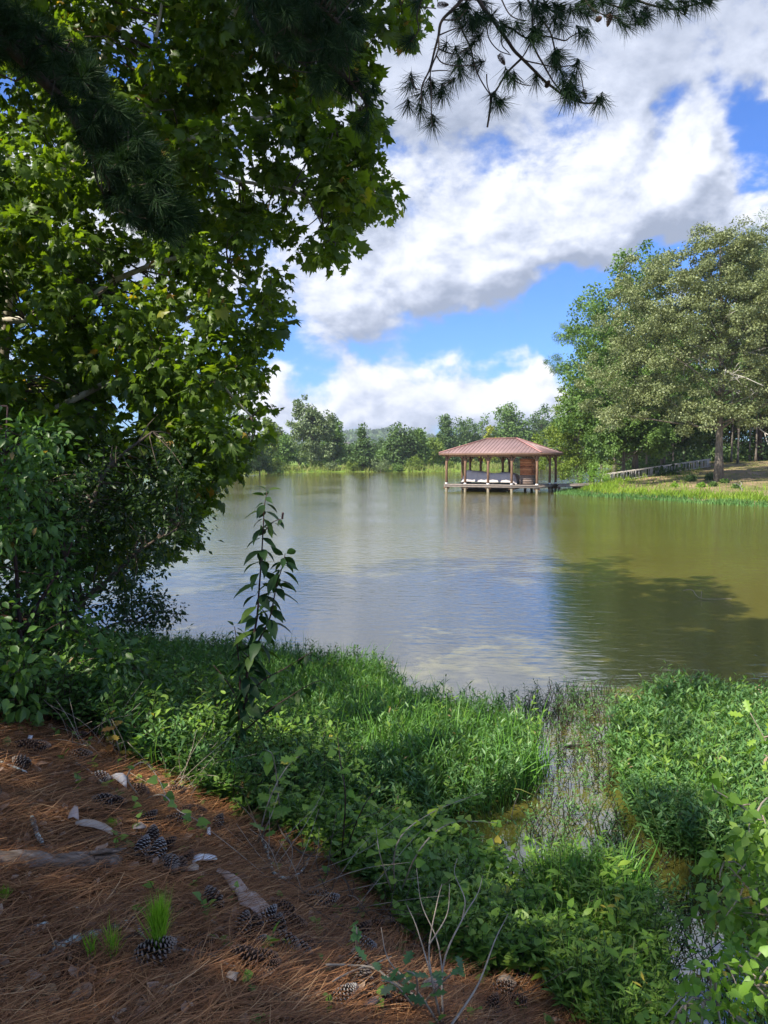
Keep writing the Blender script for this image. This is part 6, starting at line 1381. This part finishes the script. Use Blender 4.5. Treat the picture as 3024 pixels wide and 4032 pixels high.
def build_low_plants():
    TN = T_leaf(.11, .05, .25); TS = T_small(.13, .04)
    p = ground_pts(6500, (-6, 2.6), (4.5, 12), BED1, 0, 0, True)
    herb('water_weeds', 'narrow-leaved weeds forming the left bed at the water edge', p, .34 * top(p), 13, .072, T_small(.15, .05), M_weed, M_stem, .22)
    p = ground_pts(3600, (-1.5, 2.6), (4.8, 9.5), [(1000, 2680), (1480, 2690), (1640, 2810), (1990, 2890), (2130, 2950), (2170, 3030), (2100, 3140), (1900, 3200), (1500, 3180), (1100, 3120), (950, 2900)], 0, 0, True)
    grass('marsh_grass', 'bright long grass blades in the middle of the left bed', p, .50 * top(p, .25), .012, M_grass)
    p = ground_pts(4200, (-6, 2.6), (4.5, 12), BED1, 0, 0, True)
    grass('marsh_grass', 'thinner grass mixed through the left bed', p, .42, .009, M_grass)
    p = ground_pts(2500, (-7, 1), (6, 13), [(300, 2640), (600, 2590), (1000, 2600), (1500, 2680), (1500, 2800), (900, 2760), (300, 2800)], 0, 0, True)
    grass('marsh_grass', 'pale grass tips along the water behind the sapling', p, .44, .010, M_grass)
    p = ground_pts(5600, (.8, 6.5), (3.4, 9.5), BED2, 0, 0, True)
    herb('water_weeds', 'narrow-leaved weeds forming the right bed at the water edge', p, .34 * top(p), 13, .075, T_small(.16, .05), M_weed, M_stem, .22)
    p = ground_pts(2600, (.8, 6.5), (3.4, 9.5), BED2, 0, 0, True)
    grass('marsh_grass', 'grass blades mixed through the right bed', p, .42, .010, M_grass)
    for bed, nn, lab in ((BED1, 420, 'dry straw-coloured blades standing in the left bed'), (BED2, 260, 'dry straw-coloured blades standing in the right bed')):
        p = ground_pts(nn, (-6, 6.5), (3.4, 12), bed, 0, 0, True)
        grass('dead_grass', lab, p, .46, .007, M_reed, (.1, 1.0), .4)
    for bed, nn, lab in ((BED1, 330, 'taller leafy weeds rising out of the left bed'), (BED2, 300, 'taller leafy weeds rising out of the right bed')):
        p = ground_pts(nn, (-6, 6.5), (3.4, 12), bed, 0, 0, True)
        herb('water_weeds', lab, p, .42, 14, .08, T_small(.17, .05), M_vine, M_stem, .25)
    # drowned, sparse dark stems in the channel
    p = ground_pts(1300, (0, 4), (2.9, 9), GAP, .3, 0, True)
    p = p[wob(p[:, 0], p[:, 1], 4) > -.35]
    herb('drowned_stems', 'dark sparse stems standing in the shallow channel', p, .15, 5, .035, T_small(.16, .05), M_weed, M_blkstem, .5, up=.2, sr=.003)
    p = ground_pts(280, (0.5, 4), (2.9, 9), GAP, 0, 0, True)
    herb('water_weeds', 'small weeds scattered across the shallow channel', p, .17, 9, .05, T_small(.17, .05), M_weed, M_stem, .3)
    p = ground_pts(200, (0.5, 3.5), (5, 10), [(1700, 2780), (1950, 2800), (2150, 2760), (2420, 2740), (2440, 2860), (2210, 2930), (1990, 2880), (1750, 2840)], 0, 0, True)
    herb('drowned_stems', 'thin reddish stems fringing the open water', p, .24, 4, .04, T_small(.14, .05), M_weed, M_redstem, .4, sr=.002)
    # centre clump
    p = ground_pts(950, (.4, 2.5), (2.8, 5.5), MIDC, 0, 0, True)
    herb('water_weeds', 'fresh green weeds in front of the channel, bottom right of centre', p, .26 * top(p, .6, 4), 12, .060, TN, M_vine, M_stem, .28)
    p = ground_pts(420, (.4, 2.8), (2.8, 5.5), MIDC + [], 0, 0, True)
    grass('marsh_grass', 'scattered upright blades among the fresh weeds at the bottom', p, .34, .009, M_grass)
    p = ground_pts(110, (.4, 2.8), (2.8, 5.5), MIDC + [], 0, 0, True)
    herb('ground_cover', 'broader leaves poking above the fresh weeds at the bottom', p, .34, 8, .085, T_leaf(.2, .06, .25), M_vineb, M_stem, .3, up=.25)
    p = ground_pts(520, (.6, 2.2), (3.4, 5.5), [(2080, 3560), (2180, 3480), (2480, 3500), (2560, 3560), (2400, 3640), (2150, 3650)], 0, 0, True)
    grass('marsh_grass', 'broad bright grass blades rising in front of the channel', p, .36, .013, M_grass, (.1, .9))
    # leafy bank between needles and water
    p = ground_pts(2300, (-2.6, 1.6), (3.0, 6.5), BANKV, 0, 0, True)
    herb('ground_cover', 'leafy vines and weeds along the slope between needles and water', p, .24 * top(p, .4, 2.5), 9, .055, T_heart, M_vine, M_stem, .35, up=.15, paired=False)
    p = ground_pts(1500, (-2.6, 1.6), (3.0, 7), BANKV, 0, 0, True)
    herb('ground_cover', 'narrow-leaved weeds mixed into the vines', p, .26, 10, .05, TN, M_under, M_stem, .3)
    p = ground_pts(520, (-1, 1.2), (3.2, 5.5), [(1180, 3260), (1700, 3330), (1950, 3450), (2050, 3620), (1750, 3600), (1450, 3480), (1250, 3380)], 0, 0, True)
    herb('ground_cover', 'yellow-green vine leaves beside the needles, a sun patch put into their colour', p, .22, 9, .06, T_heart, M_vineb, M_stem, .4, up=.15, paired=False)  # brighter leaf colour stands in for a patch of sun
    # shaded undergrowth on the left slope
    UP = [(-500, 2700), (200, 2680), (700, 2760), (1150, 3000), (1300, 3250), (1000, 3260), (760, 3120), (520, 3000), (250, 2880), (-500, 2830)]
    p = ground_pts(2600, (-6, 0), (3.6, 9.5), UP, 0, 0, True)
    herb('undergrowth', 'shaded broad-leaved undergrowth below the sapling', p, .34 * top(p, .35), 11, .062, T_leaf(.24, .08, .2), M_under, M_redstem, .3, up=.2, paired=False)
    p = ground_pts(1200, (-6, 0), (3.6, 9.5), [(500, 2760), (900, 2780), (1300, 3000), (1400, 3250), (1000, 3200), (700, 3050), (450, 2900)], 0, 0, True)
    herb('undergrowth', 'lighter broad leaves between sapling and grass bed', p, .40 * top(p, .3), 10, .07, T_leaf(.24, .08, .2), M_vine, M_stem, .3, up=.2, paired=False)
    p = ground_pts(140, (-3.8, 1.4), (1.9, 6), STRAW, 0)
    p = p[np.isin(np.arange(len(p)), np.argsort(-p[:, 0] - p[:, 1] * .7)[:75])]
    herb('sprouts', 'scattered small green sprouts in the needles near the vines', p, .10, 4, .045, T_heart, M_vine, M_stem, .5, up=.2, paired=False)
build_low_plants()

def build_saplings():
    def Z(x, y, Y=5.3): return P(700 + x * .5877, 1850 + y * .5877, Y)
    b = GT(915, 3110)
    root = empty('sapling', b, 'tall slender sapling with drooping pointed leaves standing against the bright water', 'sapling')
    A = [b, Z(400, 1990), Z(405, 1800), Z(455, 1560), Z(462, 1400), Z(480, 1250), Z(530, 1000), Z(545, 800), Z(560, 600), Z(572, 400), Z(580, 250), Z(598, 145)]
    B = [Z(480, 1260), Z(560, 1110), Z(620, 980), Z(660, 780), Z(700, 650), Z(720, 560)]
    C_ = [Z(405, 1800), Z(418, 1500), Z(410, 1300), Z(395, 1150), Z(380, 1050)]
    D_ = [Z(455, 1560), Z(560, 1420), Z(720, 1330), Z(830, 1260), Z(900, 1220)]; E_ = [Z(410, 1780), Z(600, 1620), Z(750, 1520), Z(880, 1440), Z(960, 1410)]; F2 = [Z(440, 1600), Z(330, 1420), Z(240, 1310)]; G2 = [Z(572, 420), Z(640, 350), Z(705, 325)]
    mb = MB(); pos = []; ax = []; sz = []
    for pts, r0, n, ls in ((A, .014, 92, .165), (B, .008, 40, .165), (C_, .008, 28, .12), (D_, .006, 18, .10), (E_, .006, 18, .10), (F2, .006, 14, .10), (G2, .004, 8, .085)):
        c = curve(pts, 30); mb.tube(c, np.linspace(r0, .0025, 30), 7)
        for k in range(n):
            t = (k + .5) / n
            if pts is A and t < .18: continue
            q = c[min(29, int((t) * 30))]; a = k * 2.4 + rng.normal(0, .3)
            # leaves hang to both sides
            pos.append(q + rng.normal(0, .004, 3)); ax.append(unit(np.array([math.cos(a), math.sin(a) * .8, -.15 - .55 * rng.random() + (.9 if t > .95 else 0)])))
            sz.append(ls * rng.uniform(.7, 1.2) * (1.0 - .45 * max(0, (t - .7) / .3)))
    mb.tube(curve([Z(700, 330), Z(703, 300), Z(706, 285)], 5), .008, 6, 0)
    o = mb.build('stem', M_redstem, None, True, b); o.parent = root; o.location = (0, 0, 0)
    pos, ax, sz = map(np.array, (pos, ax, sz)); pos = pos + ax * .012
    TL = ([(0, 0, 0), (-.17, .2, .03), (-.23, .42, .02), (-.19, .65, -.06), (-.08, .85, -.17), (0, 1, -.30), (.08, .85, -.17), (.19, .65, -.06), (.23, .42, .02), (.17, .2, .03), (0, .2, -.01), (0, .42, -.03), (0, .65, -.10), (0, .85, -.20)],
          [(0, 10, 1), (10, 11, 2, 1), (11, 12, 3, 2), (12, 13, 4, 3), (13, 5, 4), (0, 9, 10), (10, 9, 8, 11), (11, 8, 7, 12), (12, 7, 6, 13), (13, 6, 5)])
    n = len(pos); o = scatter('leaves', TL, pos, frames(ax, unit(rng.normal(0, .35, (n, 3)) + [0, 0, 1])), sz, M_sap, None, rng.random(n), origin=b); o.parent = root; o.location = (0, 0, 0)

    # lobed oak seedling arching over the vines, lit
    def small(name, lab, base, stems, T, lm, ls, nper, r0=.005, bm=None, cat='seedling', droop=.1):
        root = empty(name, base, lab, cat); mb = MB(); pos = []; ax = []
        for st, n in zip(stems, nper):
            c = curve(st, 16); mb.tube(c, np.linspace(r0, .0015, 16), 6)
            for k in range(n):
                t = .25 + .75 * (k + .5) / n; q = c[min(15, int(t * 16))]; a = k * 2.4 + rng.normal(0, .4); pos.append(q + rng.normal(0, .012, 3)); ax.append([math.cos(a), math.sin(a), .2 - droop + rng.normal(0, .2)])
        o = mb.build('stem', bm or M_palestem, None, True, base); o.parent = root; o.location = (0, 0, 0)
        pos = np.array(pos); n = len(pos); o = scatter('leaves', T, pos, frames(np.array(ax), unit(rng.normal(0, .35, (n, 3)) + [0, -.2, 1])), ls * rng.uniform(.6, 1.2, n), lm, None, rng.random(n), origin=base); o.parent = root; o.location = (0, 0, 0)
    TO = ([(0, 0, 0), (-.10, .15, 0), (-.22, .25, .03), (-.12, .38, 0), (-.30, .52, .03), (-.14, .62, 0), (-.24, .80, 0), (-.08, .84, -.02), (0, 1, -.06), (.08, .84, -.02), (.24, .80, 0), (.14, .62, 0), (.30, .52, .03), (.12, .38, 0), (.22, .25, .03), (.10, .15, 0), (0, .5, -.02)],
          [(16, (i + 1) % 16, i) for i in range(16)])
    b = GT(1010, 3330); small('oak_seedling', 'lobed-leaved oak seedling arching up beside the tall sapling', b, [[b, P(1060, 3150, 4.1), P(1130, 3020, 4.2), P(1200, 2960, 4.3)], [b, P(1060, 3230, 4.0), P(1100, 3120, 4.1)]], TO, M_vine, .105, (16, 10))
    b = GT(1110, 3280); small('seedling', 'pale green broad-leaved seedling with three leaves below the tall sapling', b, [[b, P(1080, 3000, 4.4), P(1045, 2950, 4.4)]], T_leaf(.26, .05, .3), M_vineb, .115, (6,))
    b = GT(1340, 3420); small('vine_shoot', 'thin dark-stemmed shoot with yellowish leaves rising in the middle', b, [[b, P(1360, 3150, 4.0), P(1340, 3000, 4.1), P(1325, 2850, 4.3)], [b, P(1420, 3200, 4.0), P(1500, 3080, 4.1)]], T_leaf(.26, .05, .25), M_vineb, .07, (12, 10), bm=M_redstem)
    b = GT(1560, 3560); small('vine_shoot', 'vine shoot with yellow-green leaves leaning over the channel', b, [[b, P(1650, 3350, 3.6), P(1780, 3240, 3.8), P(1960, 3240, 4.0)], [b, P(1560, 3330, 3.7), P(1700, 3200, 3.9), P(1900, 3120, 4.2)], [b, P(1500, 3380, 3.7), P(1480, 3260, 3.8)]], T_heart, M_vineb, .062, (18, 16, 9))
    b = GT(560, 3150); small('vine_shoot', 'creeping vine with pale heart-shaped leaves at the edge of the needles', b, [[b, P(500, 3060, 4.2), P(560, 3000, 4.2), P(620, 3060, 4.1), P(660, 3150, 4.0)], [b, P(640, 3130, 4.0), P(700, 3190, 3.9), P(780, 3230, 3.8)]], T_heart, M_vine, .06, (7, 6))
    b = GT(480, 3000); small('oak_seedling', 'withered orange-yellow oak seedling in the shade above the needles', b, [[b, P(455, 2900, 4.8), P(430, 2830, 4.9)], [b, P(420, 2900, 4.8)]], TO, leaf_mat('withered_leaf', [(0, (.25, .09, .03)), (1, (.34, .26, .05))], .3), .085, (7, 4))
    b = GT(1400, 3760); small('seedling', 'drooping dark bluish leaves over a pine cone at lower right', b, [[b, P(1405, 3680, 2.9), P(1400, 3640, 2.95)]], TO, M_weed, .07, (7,), droop=.7)
    b = GT(1640, 3980); small('seedling', 'lobed bluish-green leaves among the bare stems at the bottom', b, [[b, P(1560, 3880, 2.7), P(1500, 3860, 2.7)], [b, P(1640, 3850, 2.75), P(1590, 3820, 2.8)], [b, P(1760, 3850, 2.8), P(1810, 3830, 2.8)]], TO, M_weed, .07, (7, 7, 8))
    # bare shrub tangle
    b = GT(1745, 4060); root = empty('bare_shrub', b, 'leafless thin-stemmed shrub forking upward at the bottom centre', 'shrub'); mb = MB()
    st = [[(1745, 4060), (1700, 3850), (1690, 3720), (1720, 3560), (1740, 3480)], [(1745, 4060), (1745, 3800), (1820, 3620), (1880, 3520), (1900, 3450)], [(1700, 3850), (1640, 3650), (1600, 3560)], [(1745, 3850), (1720, 3700), (1660, 3560), (1640, 3420)], [(1690, 3720), (1760, 3600), (1770, 3480)], [(1820, 3620), (1830, 3540), (1790, 3440), (1800, 3380)], [(1745, 4060), (1640, 3900), (1530, 3780), (1500, 3650)], [(1760, 4060), (1880, 3880), (1950, 3700), (2000, 3600)]]
    for i, s_ in enumerate(st):
        Yb = 2.55; c = curve([b if (x, y) == (1745, 4060) else P(x, y, 2.75 + (4060 - y) * .0011 + .06 * math.sin(i * 3 + y)) for x, y in s_], 18); mb.tube(c, np.linspace(.0055 if i in (0, 1, 6, 7) else .0035, .0014, 18), 6)
    o = mb.build('stem', M_palestem, None, True, b); o.parent = root; o.location = (0, 0, 0)
    # wiry brown bramble stems on the slope
    k = 0
    for x0, y0, lab in ((1180, 3480, 'wiry bramble stems above the pair of cones'), (1330, 3560, 'tangled thin stems left of the bare shrub'), (700, 3120, 'wiry stems arching over the upper needle slope'), (1520, 3680, 'low tangle of brown stems beside the bare shrub'), (380, 2960, 'thin crossing stems in the shade at upper left'), (2080, 3900, 'short dry stems at the bottom right of the needles')):
        b = GT(x0, y0); mb = MB()
        for j in range(26):
            a = b + [rng.normal(0, .16), rng.normal(0, .12), 0]; a[2] = hz(a[0], a[1]); d = np.array([rng.normal(0, .22), rng.normal(0, .18), rng.uniform(.08, .3)]); e = a + d * 1.4 + [0, 0, -.10 * rng.random()]
            mb.tube(curve([a, a + d * .7 + rng.normal(0, .02, 3), e + rng.normal(0, .03, 3)], 8), np.linspace(.0026, .0012, 8), 4)
        v = np.concatenate(mb.v); r = empty('bramble', b, lab, 'bramble', 'wiry bramble tangles'); o = mb.build('stem', M_twig if k % 2 else M_palestem, None, True, b); o.parent = r; o.location = (0, 0, 0); k += 1
    # right-edge bushes
    def edge(name, lab, base, stems, poly, n, Y0, Y1, T, lm, ls, r, per, bm=None, upb=.8):
        shrub_from(name, lab, 'shrub', poly, n, Y0, Y1, r, per, ls, T, lm, [[base] + s_ for s_ in stems], bm=bm or M_palestem, r0=.008, upb=upb)
    b = np.array([2.35, 3.4, 0.0])
    edge('shrub', 'leafy green bush leaning in from the right edge over the channel', b, [[P(2950, 3500, 3.6), P(2850, 3400, 3.6)], [P(3050, 3300, 3.5), P(2980, 3200, 3.6)]],
         [(3150, 3150), (2960, 3250), (2880, 3350), (2800, 3420), (2830, 3500), (2750, 3560), (2830, 3640), (2960, 3720), (3150, 3800)], 38, 3.3, 3.9, T_leaf(.30, .06, .2), M_vine, .066, .13, 20)
    b = np.array([2.0, 2.9, 0.05])
    edge('vine', 'bright heart-leaved vine filling the bottom right corner', b, [[P(2950, 3850, 3.0), P(2850, 3800, 3.0)], [P(2900, 4000, 2.9), P(2700, 3950, 3.0)]],
         [(3200, 3650), (2930, 3680), (2780, 3800), (2730, 3900), (2620, 3960), (2560, 4080), (2600, 4300), (3200, 4300)], 60, 2.7, 3.3, T_heart, M_vineb, .042, .12, 20)
    b = np.array([2.6, 3.8, 0.0])
    edge('vine', 'thin vine shoot with lime leaves reaching left from the right edge', b, [[P(3060, 3300, 3.9), P(2950, 3200, 3.9), P(2880, 3150, 3.9), P(2810, 3110, 3.9)]],
         [(2800, 3080), (2860, 3090), (2960, 3160), (3080, 3250), (3060, 3330), (2920, 3240), (2840, 3170)], 10, 3.8, 4.0, T_heart, M_vineb, .085, .07, 4)
    b = np.array([3.3, 5.0, 0.0])
    edge('oak_sapling', 'yellowing lobed oak leaves at the right edge above the weed bed', b, [[P(3080, 3100, 4.9), P(3030, 2950, 4.9), P(2950, 2800, 4.9)]],
         [(2920, 2740), (2980, 2780), (3060, 2850), (3150, 2950), (3150, 3150), (2990, 3080), (2960, 2950), (3000, 2900), (2930, 2820)], 12, 4.7, 5.1, TO, M_vineb, .11, .10, 5)
build_saplings()

# ------------------------------------------------------------------ air
def build_haze():
    mb = MB(); mb.box((0, 480, 55), (1900, 1900, 115)); m = bpy.data.materials.new('haze'); m.use_nodes = True; nt = m.node_tree; nt.nodes.clear()
    o = nt.nodes.new('ShaderNodeOutputMaterial'); v = nt.nodes.new('ShaderNodeVolumePrincipled'); v.inputs['Color'].default_value = (.86, .92, 1, 1); v.inputs['Density'].default_value = HAZE; v.inputs['Anisotropy'].default_value = .2
    nt.links.new(v.outputs[0], o.inputs['Volume']); tag(mb.build('haze', m), kind='stuff')
HAZE = .00022
build_haze()
